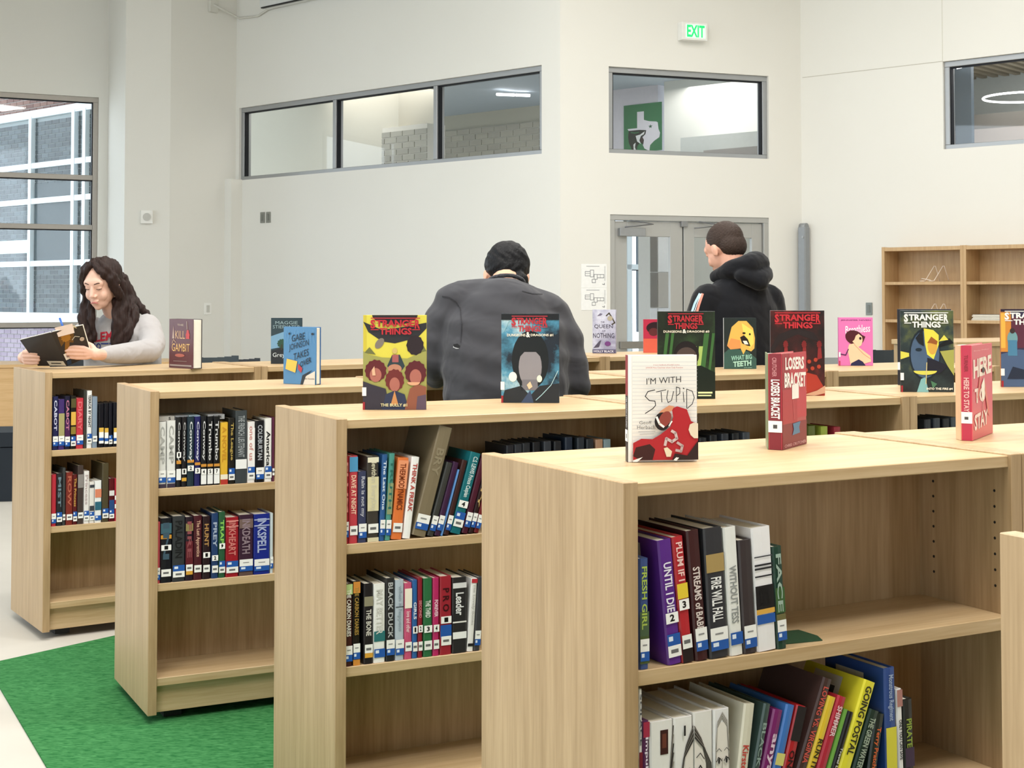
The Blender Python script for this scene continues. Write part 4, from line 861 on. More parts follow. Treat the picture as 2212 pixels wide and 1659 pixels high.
def st_title(A, c, u0, u1, v1, sc_=1.0):
    hh = .075 * sc_
    A.rect(u0, v1 + .012, u1, v1 + .022, c)
    A.text('TRANGE', u0 + .085, v1 - hh, u1 - .095, v1, c, bold=.04); A.text('S', u0 - .005, v1 - hh * 1.25, u0 + .075, v1 + .003, c, bold=.05); A.text('R', u1 - .085, v1 - hh * 1.25, u1, v1 + .003, c, bold=.05)
    A.rect(u0, v1 - hh * 1.45, u0 + (u1 - u0) * .16, v1 - hh * 1.32, c); A.rect(u1 - (u1 - u0) * .16, v1 - hh * 1.45, u1, v1 - hh * 1.32, c)
    A.text('THINGS', u0 + (u1 - u0) * .18, v1 - hh * 2.1, u1 - (u1 - u0) * .17, v1 - hh * 1.15, c, bold=.04)
def label_l(A): A.rect(-.01, .145, .055, .235, 'f4f3f0'); A.rect(0, 0, .035, .08, '9c2a32')
# -- sports novel, white lined
def d_stupid(A):
    A.rect(0, 0, .055, 1, 'f1f1ee')
    for i in range(26): A.line([(.06, .06 + i * .035), (1, .06 + i * .035)], .0035, 'c3c6ca')
    A.text('A story handbook of football coaches', .36, .90, .74, .915, 'b0454d', .0); A.text('JUNIOR Moss Coachman whom Cody Francisco', .25, .872, .79, .890, 'b0454d', .0)
    A.text("I'M WITH", .26, .735, .76, .795, '3a3a3c', .0, rot=.02)
    b = '26262a'
    A.line([(.38, .675), (.28, .66), (.24, .615), (.30, .575), (.38, .57), (.39, .53), (.35, .50), (.24, .455)], .008, b)
    A.line([(.40, .655), (.54, .675)], .007, b); A.line([(.47, .655), (.48, .56)], .007, b); A.line([(.57, .67), (.55, .60), (.57, .555), (.62, .575), (.65, .66)], .007, b)
    A.line([(.69, .56), (.69, .70), (.74, .69), (.74, .64), (.70, .62)], .007, b); A.line([(.79, .65), (.80, .56)], .007, b); A.line([(.79, .69), (.80, .685)], .01, b)
    A.line([(.84, .50), (.84, .68), (.92, .66), (.95, .60), (.92, .54), (.85, .50)], .007, b)
    A.text('Geoff', .15, .355, .33, .385, '55555a', .0); A.text('Herbach', .12, .31, .38, .345, '55555a', .0); A.line([(.14, .285), (.38, .287)], .006, 'a5a5a8'); A.line([(.16, .262), (.36, .264)], .006, 'a5a5a8')
    A.poly([(.06, .02), (.06, .18), (.18, .22), (.34, .215), (.46, .26), (.60, .33), (.64, .42), (.62, .50), (.70, .52), (.84, .49), (.90, .38), (.97, .36), (1, .30), (1, .02)], 'a8232c')
    A.poly([(.06, .06), (.10, .14), (.30, .17), (.38, .12), (.34, .02), (.16, .02)], '3a1a1c'); A.poly([(.06, .02), (.20, .05), (.12, .005), (.06, .005)], 'f0efec')
    A.poly([(.40, .43), (.46, .48), (.58, .53), (.66, .52), (.62, .48), (.52, .45), (.46, .41)], 'c98d6a')
    A.ell(.48, .38, .11, .085, '1f1a1c'); A.ell(.52, .40, .10, .065, '8a4038', rot=30); A.line([(.40, .42), (.44, .36), (.50, .33)], .02, 'f0efec'); A.line([(.58, .34), (.62, .38)], .012, 'f0efec')
    A.line([(.62, .29), (.67, .27), (.69, .22), (.62, .19), (.54, .22), (.52, .16)], .026, 'c7b4b4'); A.line([(.70, .18), (.77, .15), (.75, .10), (.68, .11)], .024, 'b9a4a4')
    A.poly([(.50, .13), (.55, .14), (.62, .10), (.60, .05), (.54, .05)], 'dcd0b5'); A.poly([(.86, .30), (.88, .35), (.93, .365), (.998, .36), (.998, .22), (.94, .22), (.89, .25)], 'd9cdb8'); A.poly([(.62, .02), (.66, .08), (.84, .06), (1, .20), (1, .02)], '2a1a1c')
    A.poly([(.64, .02), (.68, .045), (.72, .04), (.68, .01)], 'f0efec')
def s_stupid(A): A.rect(0, .62, 1, 1, '8c2430'); A.rect(0, 0, 1, .62, '28262c'); A.text("I'M WITH STUPID", .25, .32, .75, .6, 'b9b9bc', rot=-90); A.rect(-.05, .19, 1.05, .30, 'efeeea'); A.rect(.35, .22, .65, .26, '55555a')
display_book((1357, 999), 1506, 7, 768, .022, 'white lined novel with a hand-drawn title and red football player, on the nearest unit', Wt, d_stupid, spine='28262c', sdraw=s_stupid)
def d_losers(A):
    A.rect(0, .62, .35, 1, '9c2f3c'); A.rect(.3, .3, 1, 1, 'b83a48'); A.rect(0, 0, 1, .26, '7f2634'); A.rect(0, .26, .6, .62, 'ab3340')
    A.text('LOSERS', .12, .82, .90, .955, 'f4f3f0', .04, rot=-.01); A.text('BRACKET', .08, .63, .97, .79, 'f4f3f0', .04, rot=-.02)
    A.rect(.38, .51, .66, .66, 'f1f0ee'); A.line([(.42, .5), (.46, .3)], .01, 'd0606a'); A.poly([(.38, .13), (.70, .14), (.66, .20), (.72, .26), (.40, .25), (.44, .19)], '4a7aa0'); A.text('CHRIS CRUTCHER', .06, .02, .95, .05, 'd4a0a4', .02)
def s_losers(A): A.text('CRUTCHER', .3, .76, .62, .96, 'c98a8e', rot=-90); A.text('LOSERS BRACKET', .2, .32, .85, .73, 'f2ecea', .03, rot=-90); A.rect(.0, .18, 1.0, .30, 'f2f1ee'); A.rect(.35, .22, .65, .26, '4a4a4c')
display_book((1690, 973), 1742, 60, 765, .030, 'red sports novel standing fanned open with its spine forward, middle of the nearest unit', 'b03644', d_losers, spine='7d2431', sdraw=s_losers, lb=(1656, 962, '7f8a6a'))
def d_here(A):
    A.text('Becky Walker', .1, .93, .85, .945, 'f0c0c4', 0); A.text('HERE', .06, .66, .94, .86, 'f0e4d8', .04, rot=.03); A.text('TO', .10, .38, .62, .54, 'f0dcd4', .04); A.text('STAY', .08, .11, .74, .28, 'f0dcd4', .04, rot=.03)
    A.poly([(.42, .56), (.56, .64), (.62, .48), (.52, .38), (.44, .42)], 'f3eee2'); A.poly([(.22, .44), (.34, .66), (.40, .66), (.28, .42)], 'd9766a'); A.poly([(.60, .6), (.72, .4), (.82, .2), (.72, .24), (.58, .5)], 'd9766a'); A.ell(.52, .72, .07, .03, '3a2a2c'); A.line([(.5, .38), (.48, .2)], .02, 'd9766a')
def s_here(A): A.text('TURNER', .3, .72, .65, .9, '8c2634', rot=-90); A.text('HERE TO STAY', .25, .30, .75, .66, 'e6b4b0', .03, rot=-90); A.rect(0, .18, 1.0, .30, 'f2f1ee'); A.rect(.3, .22, .65, .25, '4a4a4c')
display_book((2101, 953), 2145, 60, 747, .024, 'pink-red novel standing fanned open at the right, pale orange inside cover', 'd2465a', d_here, spine='b8304a', sdraw=s_here, lb=(2067, 948, 'd9b490'))
# -- yellow comic with generic figures
def d_yellow(A):
    A.rect(0, 0, .05, 1, 'c9b93f'); A.ell(.5, 1.0, .36, .10, '2a2426', a0=180, a1=360); A.poly([(0, .93), (.08, .82), (.3, .72), (.5, .70), (.86, .76), (1, .86), (1, .92), (.7, .88), (.3, .84)], '2b2b2e')
    A.poly([(0, 0), (0, .62), (.1, .58), (.3, .55), (.7, .54), (.9, .60), (1, .62), (1, 0)], '9a9a55'); A.poly([(.02, .60), (.1, .66), (.2, .58)], '6d7040'); A.poly([(.86, .60), (.95, .68), (1, .62)], '6d7040')
    A.ell(.82, .68, .13, .10, '2b2024', jag=.08); A.ell(.26, .70, .08, .045, '7d746a', rot=30)
    A.poly([(.38, .46), (.46, .58), (.58, .58), (.66, .46), (.62, .42), (.42, .42)], '2c3c42'); A.ell(.5, .62, .04, .03, 'c7b06a'); A.rect(.46, .50, .56, .58, 'a05a5a'); A.ell(.5, .43, .11, .05, 'b58068')
    for cx, cy, rx, ry, hc in [(.20, .41, .16, .11, '5f2024'), (.50, .31, .14, .11, '6b2a28'), (.83, .39, .16, .12, '5a2026')]:
        A.ell(cx, cy, rx, ry, hc, jag=.1, n=26); A.ell(cx, cy - .045, rx * .58, ry * .68, 'a8685c')
    A.poly([(0, 0), (0, .30), (.16, .26), (.36, .22), (.42, 0)], '33303c'); A.poly([(.30, 0), (.36, .16), (.5, .2), (.66, .16), (.72, 0)], '2c3550'); A.poly([(.66, 0), (.74, .22), (.86, .27), (1, .24), (1, 0)], '8a5340'); A.poly([(.84, 0), (.86, .14), (1, .16), (1, 0)], '5b4a5c'); A.poly([(.44, .05), (.5, .2), (.56, .05)], 'c28a55')
    A.ell(.80, .29, .1, .035, 'd8a482', a0=180, a1=360); A.poly([(.14, .42), (.18, .46), (.2, .36), (.15, .36)], 'd8b090')
    st_title(A, 'b52a34', .12, .90, .95); A.text('THE BULLY #1', .28, .03, .70, .065, 'd9d0a0', .03); label_l(A)
display_book((784, 885), 921, 0, 681, .008, 'yellow comic with red title lettering and open-mouthed figures, left end of the third row', 'd6cc4a', d_yellow)
NEB = blotch('0d1a28', '4a90b0', 'cfe6ea', 7, seed=3.1)
def d_blue(A):
    A.ell(.5, .48, .32, .33, '14191b'); A.ell(.5, .40, .20, .23, '8d8a90'); A.poly([(.30, .50), (.30, .62), (.5, .68), (.7, .62), (.70, .50), (.6, .57), (.4, .57)], '14191b')
    A.poly([(.36, .26), (.36, .14), (.64, .14), (.62, .26)], '77757c'); A.poly([(0, 0), (.06, .14), (.34, .19), (.5, .08), (.66, .19), (1, .22), (1, 0)], '23272c'); A.poly([(.34, .0), (.5, .14), (.56, .0)], '3c4a66'); A.ell(.20, .29, .07, .055, 'f2f3e6'); A.ell(.66, .27, .045, .04, 'e6efd8')
    A.line([(.98, .36), (.86, .2), (.70, .09), (.6, .03)], .008, 'a9cdd6'); A.line([(.04, .8), (.12, .9), (.2, .95)], .008, '8fc0cc'); A.line([(.28, .3), (.36, .14)], .014, '15181a'); A.poly([(.44, .2), (.5, .24), (.54, .18), (.48, .15)], 'e0c8a4')
    A.rect(0, .93, 1, 1, '15181c'); st_title(A, 'b5303a', .18, .80, .955); A.text('DUNGEONS', .10, .745, .42, .775, 'e9e2cf', .03); A.text('&', .43, .735, .50, .795, 'f2efe4', .03); A.text('DRAGONS #1', .51, .745, .90, .775, 'e9e2cf', .03); label_l(A)
display_book((1083, 870), 1208, -5, 678, .012, 'dark blue glowing comic with red title in front of the man in grey', NEB, d_blue, spine='16181c', back='16181c')
def d_green(A):
    for x0_, x1_ in ((.05, .10), (.15, .19), (.72, .80), (.86, .90)): A.poly([(x0_, .2), (x1_, .2), (x1_ + .1, .75), (x0_ + .09, .75)], '3f6b3a')
    for x0_, x1_ in ((.60, .68), (.74, .79)): A.poly([(x0_ - .1, .05), (x1_ - .1, .05), (x1_, .6), (x0_ - .02, .6)], 'a9c26a')
    A.ell(.50, .50, .22, .16, '1f1a1c'); A.ell(.50, .46, .19, .13, '4f423e'); A.poly([(0, 0), (0, .30), (.3, .34), (.75, .38), (1, .30), (1, 0)], '14201a'); A.rect(.7, .06, .95, .08, 'dfe6b0'); A.rect(.7, .03, .93, .045, 'dfe6b0')
    st_title(A, 'b5303a', .18, .80, .955); A.text('DUNGEONS', .10, .755, .42, .782, 'e9e2cf', .03); A.text('&', .43, .75, .50, .795, 'f2efe4', .03); A.text('DRAGONS #3', .51, .755, .90, .782, 'e9e2cf', .03)
display_book((1421, 862), 1545, 2, 673, .010, 'dark green comic with red title behind the white lined novel', blotch('0f1712', '1c2a1c', '2f4a2a', 9, seed=1), d_green, spine='14181a')
def d_red(A):
    A.poly([(0, .0), (0, .24), (.2, .34), (.5, .30), (.85, .24), (1, .08), (1, 0)], 'a8392c'); A.poly([(.0, .42), (.15, .62), (.5, .72), (.85, .64), (1, .45), (1, .55), (.8, .74), (.5, .80), (.15, .72), (0, .56)], '2a2224')
    for x in (.28, .62, .90): A.poly([(x - .04, .42), (x + .05, .44), (x + .03, .60), (x - .02, .60)], '8c2e30'); A.ell(x, .60, .04, .04, '7a2628', jag=.3)
    for i in range(14): A.ell(.15 + (i * .37) % .8, .26 + (i * .13) % .18, .03, .02, 'b0422f', jag=.4)
    A.poly([(.6, .01), (.85, .06), (1, .12), (1, .03), (.8, .0)], 'c99c80'); A.text('#2', .56, .04, .66, .07, 'e0c9a0', .03)
    st_title(A, 'c4333c', .08, .92, .955, 1.05)
display_book((1665, 855), 1782, 0, 671, .010, 'dark red comic with red title behind the fanned open sports novel', blotch('1d1416', '3f1a1c', '7a2a26', 8, seed=5), d_red, spine='2a1a1c')
def d_wbt(A):
    A.poly([(0, 0), (0, .30), (.2, .42), (.5, .38), (.75, .34), (1, .2), (1, 0)], '36554e')
    A.poly([(.10, .45), (.16, .62), (.24, .82), (.45, .94), (.70, .94), (.90, .80), (.96, .60), (.94, .40), (.84, .34), (.68, .38), (.6, .28), (.5, .42), (.3, .40)], 'dcae55'); A.poly([(.55, .9), (.9, .75), (.92, .5), (.8, .4), (.7, .5), (.6, .7)], 'e3cf62'); A.poly([(.10, .45), (.22, .60), (.5, .56), (.52, .4), (.2, .38)], 'd98f52')
    A.poly([(.50, .62), (.62, .66), (.74, .58), (.82, .44), (.70, .46), (.56, .50)], '201a18'); A.poly([(.58, .55), (.70, .55), (.76, .48), (.64, .48)], 'ece6d0'); A.ell(.62, .70, .05, .02, '2a2018'); A.ell(.80, .68, .03, .02, '2a2018')
    A.text('WHAT BIG', .22, .175, .86, .27, '8fc0ae', .03, rot=.035); A.text('TEETH', .28, .05, .84, .155, 'a9d3bf', .035, rot=.03); A.text('ROSE SZABO', .62, .015, .86, .03, 'a9d3bf', 0)
display_book((1564, 797), 1634, 1, 687, .018, 'dark small book with a blond toothy head on its cover, before the black hoodie', '232c2c', d_wbt, spine='e6e4de')
def d_br(A):
    A.text('JENNIFER NIVEN', .06, .925, .94, .955, '7a2f63', .02)
    A.text('Breathless', .20, .68, .92, .84, 'f6e9f0', .01, rot=.04)
    A.ell(.46, .58, .27, .15, '4a1822', rot=-10); A.poly([(.62, .66), (.78, .60), (.72, .5), (.60, .40), (.52, .48)], '4a1822'); A.poly([(.50, .62), (.58, .66), (.68, .60), (.70, .52), (.66, .42), (.56, .38), (.48, .44), (.40, .50), (.46, .54)], 'f0c3a0')
    A.poly([(.26, .32), (.30, .44), (.44, .46), (.62, .36), (.92, .20), (.94, .08), (.74, .04), (.66, .10), (.60, .12), (.44, .04), (.34, .02)], 'f0c3a0'); A.poly([(.34, .0), (.36, .05), (.58, .13), (.70, .08), (.78, .0)], '26264a'); A.line([(.45, .44), (.72, .24), (.92, .14)], .008, 'b8705c'); A.ell(.63, .565, .035, .03, '1c1a20'); A.line([(.05, .24), (.2, .22), (.28, .34)], .02, '4a2050'); A.rect(0, .18, .05, .28, 'f0f0f0'); A.rect(0, 0, .04, .10, 'b8304a')
display_book((1812, 790), 1886, 1, 686, .016, 'pink paperback with a woman in sunglasses, on the second row', 'd672ae', d_br, spine='c060a0')
def d_circle(A):
    A.poly([(.0, .40), (.28, .46), (.0, .50)], 'd9d456'); A.ell(.46, .46, .30, .32, '1f2a33'); A.ell(.46, .46, .27, .29, '4c627e'); A.poly([(.44, .78), (.62, .76), (.72, .70), (.72, .58), (.62, .40), (.5, .46), (.46, .6)], 'e8dc50')
    A.ell(.60, .56, .09, .10, 'd9a84a'); A.poly([(.50, .60), (.58, .68), (.70, .62), (.68, .58), (.56, .60)], '9c5a2c'); A.poly([(.72, .58), (.92, .66), (1, .60), (.74, .55)], '1a1c1e'); A.poly([(.72, .62), (.82, .70), (.90, .64)], 'e3da58')
    A.poly([(.62, .40), (.9, .32), (.72, .22), (.5, .20), (.5, .42)], '23232f'); A.poly([(.74, .5), (1, .52), (1, .2), (.88, .32), (.8, .42)], 'a9a856'); A.ell(.46, .26, .22, .05, 'd8d45c', a0=180, a1=360); A.poly([(.30, .0), (.38, .16), (.46, .18), (.52, .0)], '7fb3b5'); A.poly([(.56, .14), (.68, .1), (.6, .04)], '4c7a5c'); A.ell(.34, .52, .06, .02, '1e2c38')
    A.poly([(.28, .66), (.42, .78), (.44, .56), (.34, .60)], '1c2026'); A.line([(.49, .36), (.47, .1)], .01, 'd8c88a')
    st_title(A, 'f2f0ea', .07, .90, .955, 1.05); A.text('INTO THE FIRE #4', .48, .025, .97, .055, 'efeada', .03); label_l(A)
display_book((1940, 832), 2056, -2, 668, .006, 'dark comic standing directly behind the yellow circle comic', '2a2c34', lambda A: A.rect(-.005, .2, .05, .3, 'f4f3f0'))
display_book((1946, 847), 2061, -3, 671, .008, 'dark comic with white title and a yellow circle of shards', blotch('14181e', '2c3a3c', '6f7640', 5, seed=9), d_circle, spine='1a1c20')
def d_right(A):
    A.rect(0, .45, .18, 1, 'd08a3a'); A.rect(.0, .5, .08, .95, 'e6b04a'); A.rect(.18, .5, .6, .9, '5a2a3c'); A.poly([(0, 0), (0, .42), (.3, .48), (1, .44), (1, 0)], '4a5e80'); A.ell(.20, .62, .09, .10, '6f9aa0'); A.rect(.12, .40, .28, .60, '4a7fa0'); A.ell(.2, .72, .045, .035, '3a2a2a'); A.poly([(.1, .1), (.2, .26), (.5, .2), (.9, .3), (.9, .1)], '232c40'); A.rect(0, .965, 1, 1, '2a1c30')
    st_title(A, 'f2f0ea', .07, .90, .955, 1.0); label_l(A)
display_book((2163, 836), 2288, 1, 668, .010, 'blue and orange comic with white title cut off by the right edge', '3c3450', d_right, spine='c9803a')
def d_queen(A):
    A.poly([(.2, .85), (.34, .92), (.44, .9), (.36, .86)], '6f6a80'); A.line([(.60, .86), (.72, .92), (.86, .80), (.96, .70), (.84, .66)], .03, '4a4238'); A.ell(.76, .80, .1, .05, 'a8a08a', jag=.3)
    A.text('THE', .36, .70, .52, .73, '55506a', .01); A.text('QUEEN', .08, .56, .88, .66, '3a3548', .0); A.text('OF', .42, .49, .56, .53, '55506a', 0); A.text('NOTHING', .03, .35, .94, .46, '3a3548', .0)
    A.poly([(.04, .12), (.3, .28), (.38, .30), (.28, .14)], '4a4658'); A.ell(.66, .22, .12, .05, '6b3a78', jag=.2); A.rect(0, 0, 1, .09, '55506a'); A.text('HOLLY BLACK', .06, .02, .92, .07, 'e6e4ee', .01)
display_book((1280, 763), 1330, -16, 669, .022, 'lavender grey book with a crown, left of the doors on the back row', blotch('8f8fa8', 'b3b5ca', 'cfd2e0', 9, seed=2), d_queen, spine='8a8aa4')
def d_pinkred(A): A.ell(.5, .74, .38, .18, '2c1a20'); A.ell(.42, .62, .2, .12, '5c2a2c'); A.rect(0, .0, 1, .42, 'd4604c'); A.line([(.7, .5), (.9, .6)], .03, 'f0d9b0')
display_book((1390, 762), 1442, 1, 690, .018, 'pink and red book half hidden by the dark green comic', 'b5324c', d_pinkred)
def d_gabe(A):
    for i in range(10): A.line([(.1 + .09 * i, .95 - .03 * (i % 3)), (.05 + .1 * i, .72)], .006, '6d9fc4')
    b = '1a222c'; A.text('GABE', .26, .76, .66, .88, b, .0, rot=.05); A.text('JOHNSON', .18, .60, .78, .74, b, .0, rot=.10); A.text('TAKES', .32, .46, .78, .58, b, .0, rot=.10); A.text('OVER', .52, .34, .86, .44, b, .01, rot=.10)
    A.poly([(.12, .44), (.44, .40), (.38, .20), (.08, .26)], 'e3b44a'); A.poly([(.46, .36), (.60, .28), (.56, .2), (.46, .26)], 'a8323c'); A.poly([(.60, .0), (.62, .12), (.98, .24), (.98, .0)], 'cfc6b8'); A.poly([(.54, .0), (.6, .16), (.9, .26), (.7, .14), (.62, 0)], '20262c'); A.text('Vikki Vansickle', .64, .09, .96, .12, '2a2a2c', 0); A.ell(.9, .88, .04, .02, b); A.ell(.2, .88, .03, .02, b)
display_book((612, 829), 683, -32, 706, .026, 'blue book with brushed black title and a yellow note, second row', '447aa6', d_gabe, spine='2f5f94', back='2f5f94')
def d_kill(A):
    A.text('THE', .34, .86, .60, .90, 'a89484', .02); A.text('KILL', .26, .60, .66, .76, 'c9a47a', .0); A.text('GAMBIT', .12, .34, .86, .50, 'd9ae6a', .0); A.poly([(.14, .6), (.18, .86), (.22, .6)], 'b8a090'); A.ell(.78, .68, .08, .05, 'c4403c'); A.poly([(.70, .60), (.74, .78), (.82, .78), (.86, .60)], 'b83a3a'); A.line([(.74, .95), (.76, .8)], .02, 'a89484')
    A.ell(.46, .26, .2, .035, 'a85a4c'); A.rect(.05, .04, .95, .07, '9a8a84'); A.line([(.2, .14), (.75, .145)], .01, '8a7a74'); A.line([(.3, .52), (.2, .58), (.14, .5)], .01, 'c9a47a')
display_book((365, 794), 417, -44, 689, .046, 'maroon and gold hardcover standing open-edged beside the girl', '55262c', d_kill, spine='2a1418', back='26151a')
def d_maggie(A):
    A.poly([(0, 0), (0, .28), (.3, .34), (1, .26), (1, 0)], '23282c'); A.poly([(.0, .32), (.3, .36), (.62, .34), (1, .4), (1, .68), (.6, .74), (0, .6)], '6f98b4'); A.ell(.36, .44, .14, .09, '2c4a3c', jag=.2); A.poly([(.32, .3), (.36, .3), (.37, .42), (.33, .42)], '3a3428')
    A.text('MAGGIE', .14, .86, .86, .93, '8fa6aa', .0); A.text('STIEFVATER', .06, .77, .94, .84, '8fa6aa', .0); A.text('Greywaren', .06, .12, .94, .24, 'c9d3d6', .0)
display_book((585, 786), 652, 2, 687, .018, 'dark teal book with pale author lettering behind the blue one, back row', '23363c', d_maggie, spine='1c2a2e')
# ------------------------------------------------------------------ wall bookcase
bc0, zt_ = on_wall(1904, 534, cB, d4); DEP = .30
p0 = cB + d4 * bc0
inw = Vector((-.676, -.737))
# front plane offset towards the room; place so that the front corner matches
f0 = colpt(1905, cB + inw * (DEP + .01), d4); f1 = colpt(2081, cB + inw * (DEP + .01), d4)
zt_ = hit(1905, 534, f0, Vector((.676, .737))).z; Lb = (f1 - f0).length
SW = wood('oak_laminate_wall', 'c9a87c', 'b8966a', (26, 26, 1.3))
zsh = [hit(1930, 609, f0, Vector((.676, .737))).z, hit(1930, 690, f0, Vector((.676, .737))).z]
dzs = zsh[0] - zsh[1]
BCs = []
for i, lb in enumerate(['tall oak wall bookcase holding wire easels, left section', 'tall oak wall bookcase at the right edge holding magazines']):
    r = empty('wall_bookcase', (0, 0, 0), 0, lb, 'bookcase', 'tall wall bookcases'); o = f0 + d4 * (Lb * i)
    r.matrix_world = Matrix(((d4.x, .676, 0, o.x), (d4.y, .737, 0, o.y), (0, 0, 1, 0), (0, 0, 0, 1))); BCs.append(r)
    part('side_panel', r, SW, 0, .03, 0, DEP, FLOOR, zt_, bev=.002); part('side_panel', r, SW, Lb - .03, Lb - .001, 0, DEP, FLOOR, zt_, bev=.002)
    part('top_panel', r, SW, .03, Lb - .03, .004, DEP, zt_ - .04, zt_ - .004); part('back_panel', r, SW, .03, Lb - .03, DEP - .012, DEP, FLOOR + .08, zt_ - .04)
    for k in range(6):
        z = zsh[0] - k * dzs
        if z > .05: part('shelf', r, SW, .03, Lb - .03, .006, DEP - .012, z - .028, z)
    part('kick_panel', r, SW, .03, Lb - .03, .03, .045, FLOOR, FLOOR + .08)
WIRE = mat('efe0d0', .3, .5, name='clear_plastic_wire')
def easel(x, z, label):
    r = empty('book_easel', label=label, cat='easel', group='clear book easels'); r.matrix_world = BCs[0].matrix_world @ Matrix.Translation((x, .12, z + .001))
    for dx in (0, .09):
        q = MB(); q.tube([(dx - .05, -.06, .006), (dx - .01, -.06, .006), (dx - .0, -.05, .006), (dx + .045, .05, .15), (dx + .055, .055, .15), (dx + .08, .10, .004)], .004, WIRE, seg=8); q.build('wire_leg', r)
    q = MB(); q.tube([(-.03, -.06, .015), (-.03, -.062, .03), (.06, -.06, .015), (.06, -.055, .004)], .004, WIRE, seg=8); q.build('ledge', r)
    return r
easel(Lb * .50, zsh[0], 'clear wire book easel on the upper shelf of the wall bookcase'); easel(Lb * .50, zsh[1], 'clear wire book easel on the lower shelf, half hidden by the yellow circle comic')
for k, c_ in enumerate(['8f9aa0', 'd9d6cf', '4a5560', 'c9c4ba', '77828a']):
    r = empty('magazine', label=['grey', 'white', 'slate', 'cream', 'blue-grey'][k] + ' magazine lying in the flat pile on the wall bookcase, %s' % ['at the bottom', 'second from the bottom', 'in the middle', 'second from the top', 'on top'][k], cat='magazine', group='flat pile of magazines')
    r.matrix_world = BCs[1].matrix_world @ Matrix.Translation((.06 + .006 * (k % 3), .03 + .004 * k, zsh[1] + .001 + k * .011))
    part('cover', r, mat(c_, .4), 0, .42 - .02 * (k % 2), 0, .22, .008, .0095); part('pages', r, PAGES, .001, .418 - .02 * (k % 2), .001, .219, .0, .008)
# ------------------------------------------------------------------ other furniture
def box_thing(name, label, cat, M, parts_):
    r = empty(name, label=label, cat=cat); r.matrix_world = M
    for nm, m, b in parts_: part(nm, r, m, *b, bev=.002)
    return r
# cabinet seen behind the second row
c0 = aty(2066, 739, 8.6); zc_ = c0.z; MC = Matrix.Translation((c0.x, c0.y, 0)) @ Matrix.Rotation(R(24), 4, 'Z')
box_thing('reference_desk', 'light wood desk end standing behind the pink-red novel', 'desk', MC, [('top_panel', WH, (0, 1.4, 0, .6, zc_ - .03, zc_)), ('side_panel', WV, (.01, .04, .01, .59, FLOOR, zc_ - .03)), ('front_panel', WV, (.04, 1.37, .012, .03, FLOOR, zc_ - .03)), ('side_panel', WV, (1.37, 1.4, .01, .59, FLOOR, zc_ - .03))])
# desk far left
t0 = aty(-160, 790, 12.6); td = aty(110, 786, 13.0); zt2_ = .77
yd = math.atan2(td.y - t0.y, td.x - t0.x)
MT = Matrix.Translation((t0.x, t0.y, 0)) @ Matrix.Rotation(yd, 4, 'Z'); TW = wood('honey_laminate', 'dcb887', 'cda673', (1.3, 26, 26))
box_thing('long_desk', 'honey coloured desk below the window at the far left edge', 'desk', MT, [('desktop', TW, (0, 2.2, 0, .75, zt2_ - .03, zt2_)), ('modesty_panel', TW, (.02, 2.18, .01, .03, .17, zt2_ - .03)), ('side_panel', TW, (0, .03, .03, .73, FLOOR, zt2_ - .03)), ('side_panel', TW, (2.17, 2.2, .03, .73, FLOOR, zt2_ - .03))])
o0 = fz(-40, 1085); MO = Matrix.Translation((o0.x, o0.y, 0)) @ Matrix.Rotation(R(10), 4, 'Z'); NV = mat('1c232b', .7, .3)
ow = fz(26, 1085); ow_ = (ow - o0).length
box_thing('ottoman', 'dark navy upholstered seat at the far left edge below the desk', 'seat', MO, [('cushion', NV, (0, ow_, 0, .5, .34, .44)), ('base', NV, (.005, ow_ - .005, .005, .495, FLOOR, .335))])
def chair(px, py, y, rz, c_, label, rounded=False):
    p = aty(px, py, y); zt__ = p.z; r = empty('chair', (p.x, p.y, FLOOR), rz, label, 'chair'); h = zt__ - FLOOR; m = mat(c_, .5, .4)
    q = MB(); N_ = 9
    f = [(-.22 + .44 * i / (N_ - 1), .04 * (1 - ((i - 4) / 4) ** 2)) for i in range(N_)]
    zz = [(h - .36, 0), (h - .05, .0), (h, .005)]
    for (a, b), (c, d) in zip(f, f[1:]):
        e_ = (abs((a + c) / 2) / .22) ** 4 * .03 if rounded else -(abs((a + c) / 2) / .22) ** 2 * .02
        q.prism([(a, b, h - .36), (c, d, h - .36), (c, d, h - e_), (a, b, h - e_)], Vector((0, .015, 0)), m)
    q.build('backrest', r); part('seat', r, m, -.22, .22, -.44, .0, .43, .455, bev=.006)
    for sx in (-.2, .2):
        q = MB(); q.tube([(sx, .03, h - .25), (sx, .03, .42), (sx, .08, .0)], .011, ALU); q.build('leg', r); q = MB(); q.tube([(sx, -.4, .43), (sx, -.45, .0)], .011, ALU); q.build('leg', r)
    return r
chair(455, 773, 11.5, R(15), '3a4348', 'dark grey chair back showing right of the maroon and gold hardcover')
chair(510, 777, 13.0, R(-8), '2c2f33', 'thin dark chair back rim right of the maroon hardcover, above the back row')
chair(1797, 773, 10.5, R(10), '9a9c9c', 'pale grey chair back left of the pink paperback', True)
chair(1912, 757, 9.8, R(-5), '33393d', 'dark grey chair back right of the pink paperback')
chair(165, 778, 12.0, R(0), '23282d', 'dark chair behind the open book at the window')
# papers on the second row top left of the grey sweatshirt
p = on_ = atz(925, 826, H); 
r = empty('paper_sheet', (p.x, p.y + .02, H + .0008), R(20), 'white paper sheets under the grey sleeve on the second row', 'paper'); part('sheet', r, WHITE, -.11, .09, -.03, .16, 0, .0008); part('sheet', r, WHITE, -.07, .12, -.02, .15, .001, .0018)
p = atz(100, 803, H)
